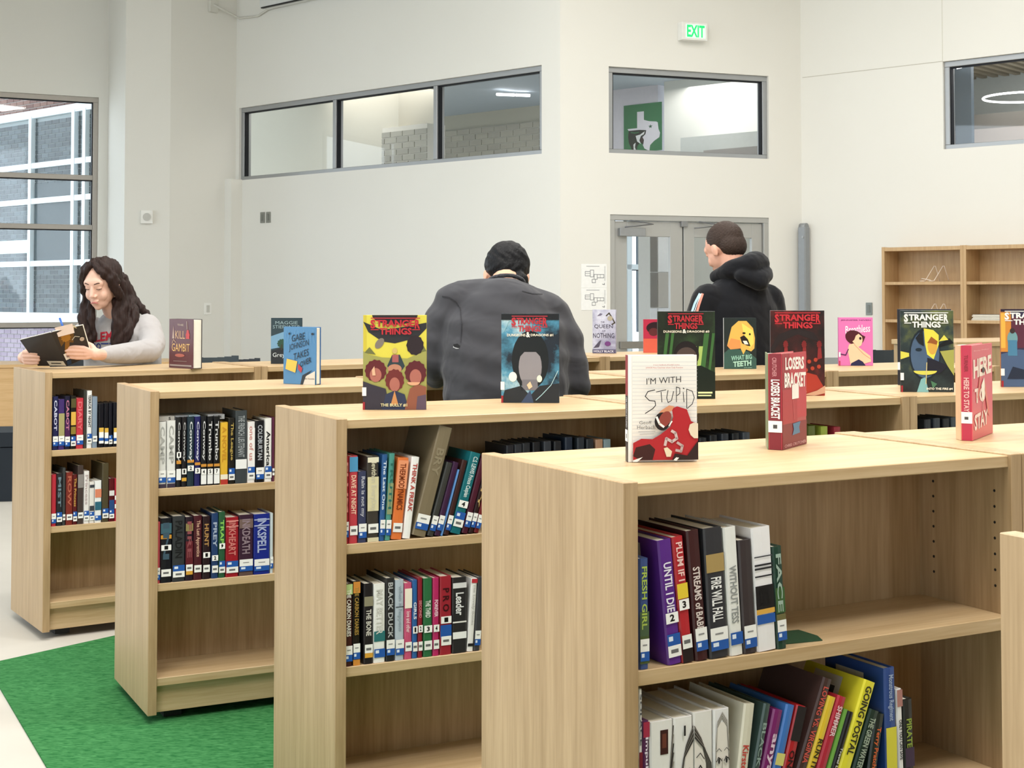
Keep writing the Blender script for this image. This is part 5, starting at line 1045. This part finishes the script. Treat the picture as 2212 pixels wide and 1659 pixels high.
# ------------------------------------------------------------------ people
def ico(bm, c, r, M=None, sub=2):
    g = bmesh.ops.create_icosphere(bm, subdivisions=sub, radius=1.0)
    r = r if isinstance(r, (tuple, list)) else (r, r, r)
    for v in g['verts']:
        p = Vector((v.co.x * r[0], v.co.y * r[1], v.co.z * r[2]))
        if M is not None: p = M @ p
        v.co = Vector(c) + p
def cap(bm, a, b, ra, rb, seg=14, sub=2):
    a, b = Vector(a), Vector(b); ico(bm, a, ra, sub=sub); ico(bm, b, rb, sub=sub)
    d = (b - a).normalized(); u = d.orthogonal().normalized(); w_ = d.cross(u)
    A_ = [bm.verts.new(a + (u * cos(t) + w_ * sin(t)) * ra) for t in [2 * pi * j / seg for j in range(seg)]]
    B_ = [bm.verts.new(b + (u * cos(t) + w_ * sin(t)) * rb) for t in [2 * pi * j / seg for j in range(seg)]]
    for j in range(seg): bm.faces.new([A_[j], A_[(j + 1) % seg], B_[(j + 1) % seg], B_[j]])
    bm.faces.new(A_[::-1]); bm.faces.new(B_)
def chain(bm, pts, rs, **k):
    for i in range(len(pts) - 1): cap(bm, pts[i], pts[i + 1], rs[i], rs[i + 1], **k)
def loft(bm, rings, seg=24):
    """rings: (center, rx, ry, pitch)  elliptical sections"""
    R_ = []
    for c, rx, ry, pt in rings:
        M = Matrix.Rotation(pt, 3, 'X'); R_.append([bm.verts.new(Vector(c) + M @ Vector((cos(t) * rx, sin(t) * ry, 0))) for t in [2 * pi * j / seg for j in range(seg)]])
    for A_, B_ in zip(R_, R_[1:]):
        for j in range(seg): bm.faces.new([A_[j], A_[(j + 1) % seg], B_[(j + 1) % seg], B_[j]])
    bm.faces.new(R_[0][::-1]); bm.faces.new(R_[-1])
def fuse(name, bm, vox, smooth, m, parent, M=None, disp=None):
    bmesh.ops.recalc_face_normals(bm, faces=bm.faces[:])
    if M is not None: bm.transform(M)
    me = bpy.data.meshes.new(name); bm.to_mesh(me); bm.free(); o = bpy.data.objects.new(name, me); col.objects.link(o)
    md = o.modifiers.new('r', 'REMESH'); md.mode = 'VOXEL'; md.voxel_size = vox
    s_ = o.modifiers.new('s', 'SMOOTH'); s_.iterations = smooth; s_.factor = .5
    dg = bpy.context.evaluated_depsgraph_get(); dg.update(); me2 = bpy.data.meshes.new_from_object(o.evaluated_get(dg)); me2.name = name
    bpy.data.objects.remove(o); me2.materials.clear(); me2.materials.append(m)
    if disp:
        for v in me2.vertices: v.co += v.normal * disp(v.co)
    for p_ in me2.polygons: p_.use_smooth = True
    o2 = link(name, me2, None)
    if parent: o2.parent = parent
    return o2
def bvh(*objs):
    vs_, fs = [], []
    for o in objs:
        n = len(vs_); vs_ += [v.co.copy() for v in o.data.vertices]; fs += [tuple(i + n for i in p_.vertices) for p_ in o.data.polygons]
    return BVHTree.FromPolygons(vs_, fs)
def cloth(name, c, fold=14, amt=.35, rough=.9):
    m = bpy.data.materials.new(name); m.use_nodes = True; nt = m.node_tree; b = nt.nodes['Principled BSDF']; b.inputs['Base Color'].default_value = lin(c); b.inputs['Roughness'].default_value = rough; b.inputs['Specular IOR Level'].default_value = .15
    b.inputs['Sheen Weight'].default_value = .12
    tc = nt.nodes.new('ShaderNodeTexCoord'); nz = nt.nodes.new('ShaderNodeTexNoise'); nz.inputs['Scale'].default_value = fold; nz.inputs['Detail'].default_value = 2; nz.inputs['Distortion'].default_value = .8
    bp = nt.nodes.new('ShaderNodeBump'); bp.inputs['Strength'].default_value = amt; bp.inputs['Distance'].default_value = .03
    nt.links.new(tc.outputs['Object'], nz.inputs['Vector']); nt.links.new(nz.outputs['Fac'], bp.inputs['Height']); nt.links.new(bp.outputs[0], b.inputs['Normal']); return m
def skin(c):
    m = mat(c, .5, .35, vary=.04, scale=20); return m
def hairm(name, c1, c2, stretch=(90, 90, 9)):
    m = bpy.data.materials.new(name); m.use_nodes = True; nt = m.node_tree; b = nt.nodes['Principled BSDF']; b.inputs['Roughness'].default_value = .55; b.inputs['Specular IOR Level'].default_value = .18
    tc = nt.nodes.new('ShaderNodeTexCoord'); mp = nt.nodes.new('ShaderNodeMapping'); mp.inputs['Scale'].default_value = stretch
    nz = nt.nodes.new('ShaderNodeTexNoise'); nz.inputs['Scale'].default_value = 1; nz.inputs['Detail'].default_value = 3; nz.inputs['Distortion'].default_value = .6
    mx = nt.nodes.new('ShaderNodeMix'); mx.data_type = 'RGBA'; mx.inputs[6].default_value = lin(c1); mx.inputs[7].default_value = lin(c2)
    bp = nt.nodes.new('ShaderNodeBump'); bp.inputs['Strength'].default_value = .6; bp.inputs['Distance'].default_value = .006
    nt.links.new(tc.outputs['Object'], mp.inputs[0]); nt.links.new(mp.outputs[0], nz.inputs['Vector']); nt.links.new(nz.outputs['Fac'], mx.inputs[0]); nt.links.new(mx.outputs[2], b.inputs['Base Color']); nt.links.new(nz.outputs['Fac'], bp.inputs['Height']); nt.links.new(bp.outputs[0], b.inputs['Normal']); return m
def head(bm, c, Rm, s=1.0, face=True):
    """head around centre c; local +Y is the face direction, Z up"""
    c = Vector(c)
    def T(x, y, z): return c + Rm @ Vector((x * s, y * s, z * s))
    def E(x, y, z, r, sub=3): ico(bm, T(x, y, z), tuple(v * s for v in r), M=Rm, sub=sub)
    E(0, -.012, .028, (.074, .094, .088)); E(0, .018, -.02, (.062, .070, .080)); E(0, .034, -.062, (.044, .048, .045)); E(0, .060, -.088, (.020, .018, .017))
    if face:
        E(0, .066, .030, (.050, .022, .030)); E(-.031, .058, -.030, (.023, .021, .028)); E(.031, .058, -.030, (.023, .021, .028))
        cap(bm, T(0, .082, .018), T(0, .100, -.022), .0075 * s, .0105 * s); E(-.011, .092, -.027, (.008, .009, .007), 2); E(.011, .092, -.027, (.008, .009, .007), 2)
        E(0, .084, -.052, (.021, .010, .0065), 2); E(0, .082, -.063, (.017, .010, .007), 2)
        E(-.029, .073, .010, (.014, .010, .009), 2); E(.029, .073, .010, (.014, .010, .009), 2)
    for sx in (-1, 1): E(sx * .074, -.006, -.008, (.009, .018, .030), 2); E(sx * .079, -.012, -.002, (.006, .012, .020), 2)
    return T
def hand(bm, wrist, palm_c, tips, knuckles, thumb, rp=(.036, .026, .014), rf=.0085):
    cap(bm, wrist, palm_c, .024, .028); 
    for k, t, md in zip(knuckles, tips, range(4)):
        k, t = Vector(k), Vector(t); mid = (k + t) / 2 + (k - Vector(palm_c)).normalized() * .006
        cap(bm, palm_c, k, .017, .0105); cap(bm, k, mid, .0098, rf); cap(bm, mid, t, rf, .0072)
    chain(bm, thumb, [.014, .011, .0085])
# ---- girl reading at the left
SK = skin('dcb29e')
girl = empty('person', (-1.87, 6.98, FLOOR), 0, 'girl with long dark hair in a grey sweatshirt reading a book at the back shelf', 'person')
GI = Matrix.Translation((1.87, -6.98, -FLOOR))
Rh = Matrix.Rotation(R(180 - 13), 3, 'Z') @ Matrix.Rotation(R(-20), 3, 'X')
hc_ = aty(219, 622, 6.78); hc_ = Vector((hc_.x, 6.78, hc_.z + .016))
bm = bmesh.new(); TG = head(bm, hc_, Rh, 1.0)
chain(bm, [(-1.868, 6.90, 1.20), (-1.888, 6.86, 1.30), TG(0, -.03, -.05)], [.055, .048, .045])
loft(bm, [((-1.87, 6.98, .82), .15, .10, 0), ((-1.87, 6.97, .95), .13, .09, 0), ((-1.87, 6.94, 1.12), .14, .09, 0), ((-1.87, 6.91, 1.22), .13, .07, 0), ((-1.87, 6.90, 1.26), .07, .05, 0)])
LW = Vector((-1.83, 6.47, 1.122)); RW_ = Vector((-2.15, 6.50, 1.115))
chain(bm, [(-1.74, 6.91, 1.235), (-1.705, 6.80, 1.125), LW], [.05, .038, .026]); chain(bm, [(-2.02, 6.90, 1.235), (-2.16, 6.82, 1.11), RW_], [.05, .038, .026])
hand(bm, LW, (-1.848, 6.405, 1.128), [(-1.945, 6.322, 1.163), (-1.952, 6.322, 1.147), (-1.948, 6.330, 1.131), (-1.936, 6.342, 1.116)], [(-1.885, 6.350, 1.158), (-1.884, 6.352, 1.144), (-1.882, 6.358, 1.129), (-1.878, 6.368, 1.114)], [(-1.85, 6.42, 1.14), (-1.87, 6.43, 1.165), (-1.895, 6.42, 1.18)])
hand(bm, RW_, (-2.175, 6.44, 1.112), [(-2.085, 6.352, 1.135), (-2.082, 6.362, 1.119), (-2.084, 6.370, 1.104), (-2.092, 6.376, 1.090)], [(-2.150, 6.372, 1.138), (-2.150, 6.376, 1.122), (-2.150, 6.384, 1.107), (-2.152, 6.394, 1.092)], [(-2.17, 6.45, 1.125), (-2.16, 6.455, 1.15), (-2.14, 6.45, 1.165)])
for sx in (-1, 1): chain(bm, [(-1.87 + sx * .08, 6.98, .84), (-1.87 + sx * .09, 6.99, .43), (-1.87 + sx * .09, 7.0, .03)], [.075, .05, .035]); ico(bm, (-1.87 + sx * .09, 6.93, .005), (.04, .10, .035))
gb_ = fuse('body', bm, .0035, 3, SK, girl, GI)
bm = bmesh.new(); loft(bm, [((-1.875, 6.98, .86), .175, .125, 0), ((-1.875, 6.97, 1.0), .185, .135, 0), ((-1.87, 6.94, 1.12), .185, .135, 0), ((-1.865, 6.91, 1.21), .175, .115, 0), ((-1.865, 6.90, 1.265), .115, .085, 0), ((-1.88, 6.88, 1.30), .066, .062, 0)])
chain(bm, [(-1.745, 6.90, 1.235), (-1.70, 6.83, 1.16), (-1.70, 6.775, 1.128), (-1.765, 6.62, 1.122), (LW.x + .012, LW.y + .03, 1.122)], [.068, .064, .058, .05, .040])
chain(bm, [(-2.0, 6.90, 1.225), (-2.14, 6.83, 1.13), (RW_.x - .0, RW_.y + .03, 1.116)], [.065, .055, .038])
GREY = cloth('heather_grey_fleece', 'a9a6a6', 9, .5); gs = fuse('sweatshirt', bm, .007, 5, GREY, girl, GI)
bm = bmesh.new()
for p in ((LW.x + .002, LW.y + .012, 1.122), ): chain(bm, [p, (p[0] + .008, p[1] + .02, p[2])], [.034, .038])
fuse('cuff', bm, .005, 3, GREY, girl, GI)
bm = bmesh.new()
for sx in (-1, 1): chain(bm, [(-1.87 + sx * .08, 6.98, .88), (-1.87 + sx * .09, 6.99, .43), (-1.87 + sx * .09, 7.0, .05)], [.105, .075, .06])
loft(bm, [((-1.87, 6.98, .80), .17, .12, 0), ((-1.87, 6.98, .92), .16, .115, 0)]); fuse('trousers', bm, .012, 3, cloth('dark_denim', '2c3440'), girl, GI)
# hair
HB = hairm('dark_brown_hair', '181110', '36241f')
bm = bmesh.new()
ico(bm, TG(0, -.030, .045), (.088, .090, .080), M=Rh, sub=3); ico(bm, TG(0, -.062, -.01), (.080, .062, .10), M=Rh, sub=3)
for sx in (-1, 1):
    chain(bm, [TG(sx * .004, .045, .118), TG(sx * .042, .058, .082), TG(sx * .070, .036, .035), TG(sx * .080, .012, -.03), TG(sx * .084, -.006, -.06)], [.012, .017, .020, .024, .022])
    chain(bm, [TG(sx * .006, .02, .124), TG(sx * .05, .03, .092), TG(sx * .078, .006, .02)], [.014, .022, .024])
def px3(px, py, y): v = aty(px, py, y); return v
for pts, rs in [
    ([(190, 625, 6.80), (186, 655, 6.80), (180, 690, 6.78), (190, 735, 6.77), (200, 757, 6.77)], [.018, .024, .028, .026, .008]),
    ([(196, 640, 6.78), (198, 690, 6.76), (206, 735, 6.76)], [.014, .018, .008]),
    ([(258, 610, 6.84), (262, 650, 6.84), (260, 700, 6.80), (254, 740, 6.78), (248, 768, 6.77)], [.030, .034, .032, .024, .008]),
    ([(264, 605, 6.92), (276, 645, 6.92), (290, 680, 6.86), (276, 720, 6.80), (268, 752, 6.78)], [.032, .034, .028, .024, .008]),
    ([(262, 600, 6.96), (284, 650, 6.98), (316, 676, 6.96), (330, 700, 6.93), (338, 717, 6.91)], [.030, .034, .016, .010, .005]),
    ([(252, 650, 6.80), (250, 700, 6.78), (242, 742, 6.77)], [.022, .022, .008])]:
    chain(bm, [px3(*p) for p in pts], rs)
def wav(co): return .0026 * sin(co.x * 150 + 2.2 * sin(co.z * 48)) + .0010 * sin(co.x * 420 + co.y * 200)
fuse('hair', bm, .0045, 2, HB, girl, GI, disp=wav)
FD = {'brow': mat('4a342c', .8), 'lash': mat('2e2320', .6), 'lip': mat('b9716c', .4)}
def facepatch(name, pts3, rr, m, par, inv):
    q = bmesh.new(); chain(q, pts3, rr, seg=8, sub=1); return fuse(name, q, .0016, 1, m, par, inv)
for sx in (-1, 1):
    facepatch('eyebrow', [TG(sx * .014, .0885, .031), TG(sx * .032, .0830, .036), TG(sx * .046, .070, .031)], [.0022, .0028, .0016], FD['brow'], gb_, GI)
    facepatch('eyelashes', [TG(sx * .017, .0825, .006), TG(sx * .029, .0835, .003), TG(sx * .043, .0755, .006)], [.0014, .0018, .0014], FD['lash'], gb_, GI)
facepatch('lips', [TG(-.019, .0895, -.0615), TG(-.006, .0935, -.0565), TG(.006, .0935, -.0565), TG(.019, .0895, -.0615)], [.0022, .0042, .0042, .0022], FD['lip'], gb_, GI)
# shirt lettering draped on the chest
TB = bvh(gs)
def drape(name, par, inv, tree, items, m, off=.0025, ymin=-.26):
    q = MB()
    for pts in items:
        vs_ = []
        for (px, py) in pts:
            d = ray(px, py).normalized(); loc, nn, idx, dist = tree.ray_cast(inv @ O, d)
            if loc is None: vs_ = None; break
            if ymin is not None and loc.y < ymin: vs_ = None; break
            vs_.append(loc - d * off)
        if vs_:
            try: q.poly(vs_, m)
            except ValueError: pass
    return q.build(name, par)
def text_px(s, P0, P1, hpx, shear=0.0, arch=0.0):
    vs_, fs = text_verts(s, .035); out = []
    for f in fs:
        out.append([(P0[0] + (P1[0] - P0[0]) * vs_[i][0], P0[1] + (P1[1] - P0[1]) * vs_[i][0] - hpx * vs_[i][1] - arch * (1 - (2 * vs_[i][0] - 1) ** 2)) for i in f])
    return out
drape('red_lettering', gs, GI, TB, text_px('HARLEM', (163, 745), (243, 734), 20), mat('b02638', .6))
drape('navy_lettering', gs, GI, TB, text_px('GLOBETROTTERS', (150, 756), (255, 754), 14), mat('2a3a78', .6))
# the book she holds
bk = empty('book', (-1.95, 6.35, H), 0, 'open black and gold book held upright by the girl', 'book'); BI = Matrix.Translation((1.95, -6.35, -H))
B0_ = Vector((-1.958, 6.365, 1.077)); T0_ = Vector((-1.990, 6.235, 1.228))
TLl = aty(43, 735, 6.30); BLl = aty(82, 794, 6.405); TRr = aty(178, 703, 6.30); BRr = aty(197, 768, 6.40); BLl.z = max(BLl.z, 1.076); BRr.z = max(BRr.z, 1.10)
def slab(nm, pts, off, m): q = MB(); q.prism([BI @ Vector(p) for p in pts], off, m); return q.build(nm, bk)
slab('front_cover', [B0_, BRr, TRr, T0_], Vector((0, .003, 0)), mat('221f22', .35, .4)); slab('back_cover', [BLl, B0_, T0_, TLl], Vector((0, .003, 0)), mat('2c2a2c', .4, .4))
sh = Vector((.0, .004, .003)); slab('pages', [B0_ * .97 + BRr * .03 + sh, BRr + sh, TRr + sh, T0_ * .97 + TRr * .03 + sh], Vector((0, .008, .002)), PAGES); slab('pages', [BLl + sh, B0_ * .97 + BLl * .03 + sh, T0_ * .97 + TLl * .03 + sh, TLl + sh], Vector((0, .010, .002)), PAGES)
Nn = (BRr - B0_).cross(T0_ - B0_).normalized(); Nn = Nn if Nn.y < 0 else -Nn
A = Art(BI @ B0_, BRr - B0_, T0_ - B0_, Nn)
A.poly([(.12, .55), (.30, .62), (.60, .52), (.75, .72), (.60, .92), (.30, .95), (.15, .80)], '6b4a1c'); A.ell(.42, .72, .16, .10, 'b07a28', jag=.3); A.poly([(.10, .30), (.35, .38), (.5, .62), (.30, .60)], '8a5c1e')
A.text('H I R', .42, .84, .96, .95, 'd9c9a0', .02); A.text('M A', .30, .28, .72, .38, 'cfcabd', .02); A.text('M A', .40, .10, .82, .20, 'cfcabd', .02); A.line([(.6, .6), (.75, .66), (.9, .6)], .02, 'b9b4a6')
A.rect(.06, .16, .30, .34, 'ece8e2'); A.rect(.13, .22, .23, .28, 'a88a8a'); A.poly([(.02, .02), (.2, .02), (.24, .14), (.06, .14)], '233a55'); A.ell(.95, .52, .09, .055, 'b9a99a'); A.build('cover_print', bk)
NnB = (B0_ - BLl).cross(TLl - BLl).normalized(); NnB = NnB if NnB.y < 0 else -NnB
A = Art(BI @ BLl, B0_ - BLl, TLl - BLl, NnB); A.rect(.42, .02, .98, .20, 'd9d2c0'); A.rect(.52, .09, .86, .13, '3a3a38'); A.build('barcode_sticker', bk)
nt_ = empty('sticky_note', label='tan paper note stuck out of the top of the held book', cat='note'); q = MB()
q.prism([aty(118, 708, 6.26), aty(156, 699, 6.27), aty(161, 719, 6.255), aty(126, 728, 6.245)], Vector((0, .0015, 0)), mat('b79f8c', .6)); q.build('sheet', nt_)
pen = empty('pen', label='blue pen sticking up behind the held book', cat='pen'); q = MB(); q.tube([aty(129, 688, 6.36), aty(136, 706, 6.33)], .005, mat('2f5fae', .3)); q.build('barrel', pen)
# ---- man in the grey sweatshirt, seen from behind
man = empty('person', (-.02, 4.98, FLOOR), R(6), 'person with short black hair in a dark grey sweatshirt bending over the second row', 'person')
I3 = Matrix.Identity(4); F = -FLOOR
def L_(x, y, z): return (x, y, z + F)
SK2 = skin('d9a78c')
Rm = Matrix.Rotation(R(10), 3, 'Y') @ Matrix.Rotation(R(-42), 3, 'X') @ Matrix.Rotation(R(-8), 3, 'Z')
bm = bmesh.new(); TH = head(bm, L_(.028, .275, 1.452), Rm, 1.0)
chain(bm, [L_(.0, .12, 1.36), L_(.015, .17, 1.41), TH(0, -.03, -.03)], [.06, .052, .052])
loft(bm, [(L_(0, 0, .85), .16, .11, 0), (L_(0, .02, 1.05), .16, .11, 0), (L_(0, .08, 1.25), .18, .11, 0), (L_(0, .12, 1.37), .13, .09, 0)])
WL, WR2 = L_(-.13, .50, 1.115), L_(.14, .50, 1.115)
chain(bm, [L_(-.16, .12, 1.34), L_(-.235, .12, 1.15), WL], [.055, .045, .03]); chain(bm, [L_(.15, .11, 1.31), L_(.215, .09, 1.09), WR2], [.055, .045, .03])
for W_, sx in ((WL, 1), (WR2, -1)):
    W_ = Vector(W_); pc_ = W_ + Vector((sx * .02, .06, -.008)); hand(bm, W_, pc_, [pc_ + Vector((sx * .02 * k - .03 * sx, .075 - .006 * abs(k - 1), -.012)) for k in range(4)], [pc_ + Vector((sx * .018 * k - .027 * sx, .036, 0)) for k in range(4)], [pc_, pc_ + Vector((sx * .035, .015, -.004)), pc_ + Vector((sx * .05, .04, -.012))])
for sx in (-1, 1): chain(bm, [L_(sx * .09, 0, .86), L_(sx * .10, .02, .45), L_(sx * .11, -.02, .036)], [.085, .055, .04]); ico(bm, L_(sx * .11, .06, .014), (.045, .12, .04))
fuse('body', bm, .0045, 3, SK2, man, I3)
bm = bmesh.new(); loft(bm, [(L_(0, .0, .93), .200, .155, 0), (L_(.0, .0, 1.05), .215, .165, 0), (L_(0, .03, 1.18), .225, .165, 0), (L_(0, .07, 1.29), .222, .15, 0), (L_(.0, .11, 1.365), .170, .125, -.25), (L_(.005, .135, 1.40), .125, .098, -.45), (L_(.010, .150, 1.412), .084, .078, -.5), (L_(.012, .160, 1.424), .068, .066, -.5)])
chain(bm, [L_(-.02, .12, 1.36), L_(-.155, .12, 1.352), L_(-.205, .11, 1.27), L_(-.237, .10, 1.165), L_(-.225, .24, 1.125), L_(-.145, .47, 1.118)], [.088, .092, .086, .078, .068, .050])
chain(bm, [L_(.02, .12, 1.36), L_(.145, .11, 1.315), L_(.195, .10, 1.23), L_(.222, .08, 1.08), L_(.215, .24, 1.12), L_(.155, .47, 1.118)], [.086, .092, .090, .084, .068, .050])
ico(bm, L_(0, .07, 1.27), (.20, .125, .13))
CH = cloth('charcoal_fleece', '3d3d41', 7, .55)
def fold(co):
    x, z = co.x, co.z
    return .004 * sin(x * 60 + z * 14) * max(0, min(1, (1.40 - z) * 4)) + .003 * sin(z * 70 + x * 22)
ms = fuse('sweatshirt', bm, .009, 6, CH, man, I3, disp=fold)
bm = bmesh.new(); t_ = [2 * pi * i / 20 for i in range(21)]
chain(bm, [Vector(L_(.012, .160, 1.424)) + Matrix.Rotation(-.5, 3, 'X') @ Vector((.068 * cos(a), .066 * sin(a), .004)) for a in t_], [.0085] * 21, seg=8, sub=1); fuse('collar', bm, .004, 2, cloth('rib_knit', '3c3c40', 60, .3), man, I3)
bm = bmesh.new()
for sx in (-1, 1): chain(bm, [L_(sx * .09, 0, .90), L_(sx * .10, .02, .45), L_(sx * .11, -.02, .05)], [.125, .085, .07])
loft(bm, [(L_(0, 0, .80), .19, .14, 0), (L_(0, 0, .96), .185, .14, 0)]); fuse('trousers', bm, .012, 3, cloth('grey_trousers', '2f3236'), man, I3)
HK = hairm('black_hair', '08080a', '17171a', (120, 120, 60))
bm = bmesh.new(); ico(bm, TH(0, -.020, .042), (.084, .100, .088), M=Rm, sub=3); ico(bm, TH(0, -.046, .014), (.076, .060, .070), M=Rm, sub=3)
for k, (u_, v_, w_) in enumerate([(.03, .0, .135), (.05, -.03, .125), (.04, .03, .13)][:0]): cap(bm, TH(u_, v_, .10), TH(u_ + .008, v_ - .01, w_), .016, .005, seg=8, sub=1)
chain(bm, [TH(.05, -.05, -.05), TH(.066, .0, -.06), TH(.068, .05, -.07)], [.03, .026, .02])
fuse('hair', bm, .0045, 2, HK, man, I3, disp=lambda co: .0012 * sin(co.x * 160 + 4 * sin(co.z * 60)))
# seams and a torn spot on the left sleeve
MI = man.matrix_basis.inverted() if False else (Matrix.Translation((-.02, 4.98, FLOOR)) @ Matrix.Rotation(R(6), 4, 'Z')).inverted()
def strip_px(pts, wpx):
    out = []; n = []
    for (a, b), (c, d) in zip(pts, pts[1:]):
        k = max(1, int(math.hypot(c - a, d - b) / 5)); n += [(a + (c - a) * i / k, b + (d - b) * i / k) for i in range(k)]
    pts = n + [pts[-1]]
    for (x0_, y0_), (x1_, y1_) in zip(pts, pts[1:]):
        l = math.hypot(x1_ - x0_, y1_ - y0_) or 1; nx, ny = -(y1_ - y0_) / l * wpx / 2, (x1_ - x0_) / l * wpx / 2
        out.append([(x0_ + nx, y0_ + ny), (x0_ - nx, y0_ - ny), (x1_ - nx, y1_ - ny), (x1_ + nx, y1_ + ny)])
    return out
def drape2(name, par, MW_, tree, items, m, off=.003):
    q = MB(); inv = MW_; o_ = inv @ O; Rr = inv.to_3x3()
    for pts in items:
        vs_ = []
        for (px, py) in pts:
            d = (Rr @ ray(px, py)).normalized(); loc, nn, idx, dist = tree.ray_cast(o_, d)
            if loc is None: vs_ = None; break
            vs_.append(loc - d * off)
        if vs_: q.poly(vs_, m)
    return q.build(name, par)
TM = bvh(ms); SEAM = mat('2b2b2f', .9)
drape2('seam', ms, MI, TM, strip_px([(955, 640), (970, 642), (985, 652), (994, 666), (997, 700), (995, 740)], 2.2), SEAM)
drape2('seam', ms, MI, TM, strip_px([(1128, 628), (1150, 634), (1172, 635)], 1.8), SEAM)
drape2('tear', ms, MI, TM, [[(979, 744), (988, 742), (994, 747), (990, 752), (981, 750)]], mat('141416', .9)); drape2('tear_edge', ms, MI, TM, strip_px([(979, 749), (985, 752), (991, 752)], 2.5), mat('b9b9b9', .8), .002)
# ---- man in the black hoodie by the doors
mh = empty('person', (1.075, 6.86, FLOOR), R(24), 'person with short brown hair in a black hoodie standing before the doors', 'person'); MHI = (Matrix.Translation((1.075, 6.86, FLOOR)) @ Matrix.Rotation(R(24), 4, 'Z')).inverted()
SK3 = skin('dba68f'); Rk = Matrix.Rotation(R(16), 3, 'Z') @ Matrix.Rotation(R(-26), 3, 'X')
bm = bmesh.new(); TK = head(bm, L_(-.035, .065, 1.605), Rk, 1.06)
chain(bm, [L_(0, .0, 1.40), L_(-.01, .02, 1.49), TK(0, -.025, -.04)], [.075, .062, .058])
loft(bm, [(L_(0, 0, .88), .16, .11, 0), (L_(0, 0, 1.10), .15, .11, 0), (L_(0, 0, 1.30), .18, .11, 0), (L_(0, 0, 1.42), .12, .08, 0)])
WL, WR2 = L_(-.10, .36, 1.13), L_(.12, .36, 1.13)
chain(bm, [L_(-.19, 0, 1.37), L_(-.23, .05, 1.11), WL], [.055, .045, .03]); chain(bm, [L_(.19, 0, 1.37), L_(.23, .05, 1.11), WR2], [.055, .045, .03])
for W_, sx in ((WL, 1), (WR2, -1)):
    W_ = Vector(W_); pc_ = W_ + Vector((sx * .02, .06, 0)); hand(bm, W_, pc_, [pc_ + Vector((sx * .018 * k - .03 * sx, .075, .01)) for k in range(4)], [pc_ + Vector((sx * .018 * k - .027 * sx, .036, .004)) for k in range(4)], [pc_, pc_ + Vector((sx * .035, .015, .01)), pc_ + Vector((sx * .05, .04, .015))])
for sx in (-1, 1): chain(bm, [L_(sx * .09, 0, .88), L_(sx * .10, .02, .47), L_(sx * .11, -.02, .036)], [.085, .055, .04]); ico(bm, L_(sx * .11, .06, .014), (.045, .12, .04))
fuse('body', bm, .0045, 3, SK3, mh, I3)
bm = bmesh.new(); loft(bm, [(L_(0, 0, .90), .185, .14, 0), (L_(0, 0, 1.05), .195, .15, 0), (L_(0, 0, 1.20), .205, .15, 0), (L_(0, 0, 1.33), .205, .14, 0), (L_(0, 0, 1.41), .165, .11, 0), (L_(0, 0, 1.47), .10, .09, 0)])
chain(bm, [L_(-.165, 0, 1.365), L_(-.205, .02, 1.25), L_(-.225, .05, 1.11), L_(-.115, .33, 1.13)], [.082, .076, .068, .048]); chain(bm, [L_(.165, 0, 1.365), L_(.205, .02, 1.25), L_(.225, .05, 1.11), L_(.135, .33, 1.13)], [.082, .076, .068, .048])
BKC = cloth('black_fleece', '15161a', 8, .4); hs = fuse('hoodie', bm, .009, 5, BKC, mh, I3)
bm = bmesh.new()
chain(bm, [L_(-.095, .05, 1.475), L_(-.075, -.045, 1.505), L_(.0, -.095, 1.530), L_(.075, -.06, 1.540), L_(.10, .02, 1.515)], [.030, .045, .055, .055, .040])
chain(bm, [L_(-.05, -.11, 1.48), L_(.03, -.13, 1.455), L_(.09, -.09, 1.49)], [.036, .048, .042]); ico(bm, L_(.05, -.075, 1.565), (.055, .045, .035))
fuse('hood', bm, .006, 4, BKC, mh, I3, disp=lambda co: .0015 * sin(co.z * 90 + co.x * 40))
bm = bmesh.new()
for sx in (-1, 1): chain(bm, [L_(sx * .09, 0, .92), L_(sx * .10, .02, .47), L_(sx * .11, -.02, .05)], [.12, .08, .065])
loft(bm, [(L_(0, 0, .82), .18, .135, 0), (L_(0, 0, .96), .175, .13, 0)]); fuse('trousers', bm, .012, 3, cloth('black_trousers', '1d1f24'), mh, I3)
HM = hairm('short_brown_hair', '2b211d', '453730', (160, 160, 120))
bm = bmesh.new(); ico(bm, TK(0, -.024, .040), (.084, .096, .090), M=Rk, sub=3); ico(bm, TK(0, -.055, .0), (.077, .058, .070), M=Rk, sub=3)
fuse('hair', bm, .0045, 2, HM, mh, I3, disp=lambda co: .0012 * sin(co.x * 500) * sin(co.z * 480))
THo = bvh(hs)
drape2('blue_stripe', hs, MHI, THo, strip_px([(1494, 676), (1501, 655), (1512, 634)], 5), mat('a9c9dc', .7)); drape2('coral_stripe', hs, MHI, THo, strip_px([(1505, 676), (1510, 658), (1518, 634)], 5), mat('d98a78', .7)); drape2('white_stripe', hs, MHI, THo, strip_px([(1499, 677), (1506, 656), (1515, 634)], 1.6), mat('e9e9e9', .7))
bpy.context.view_layer.update()
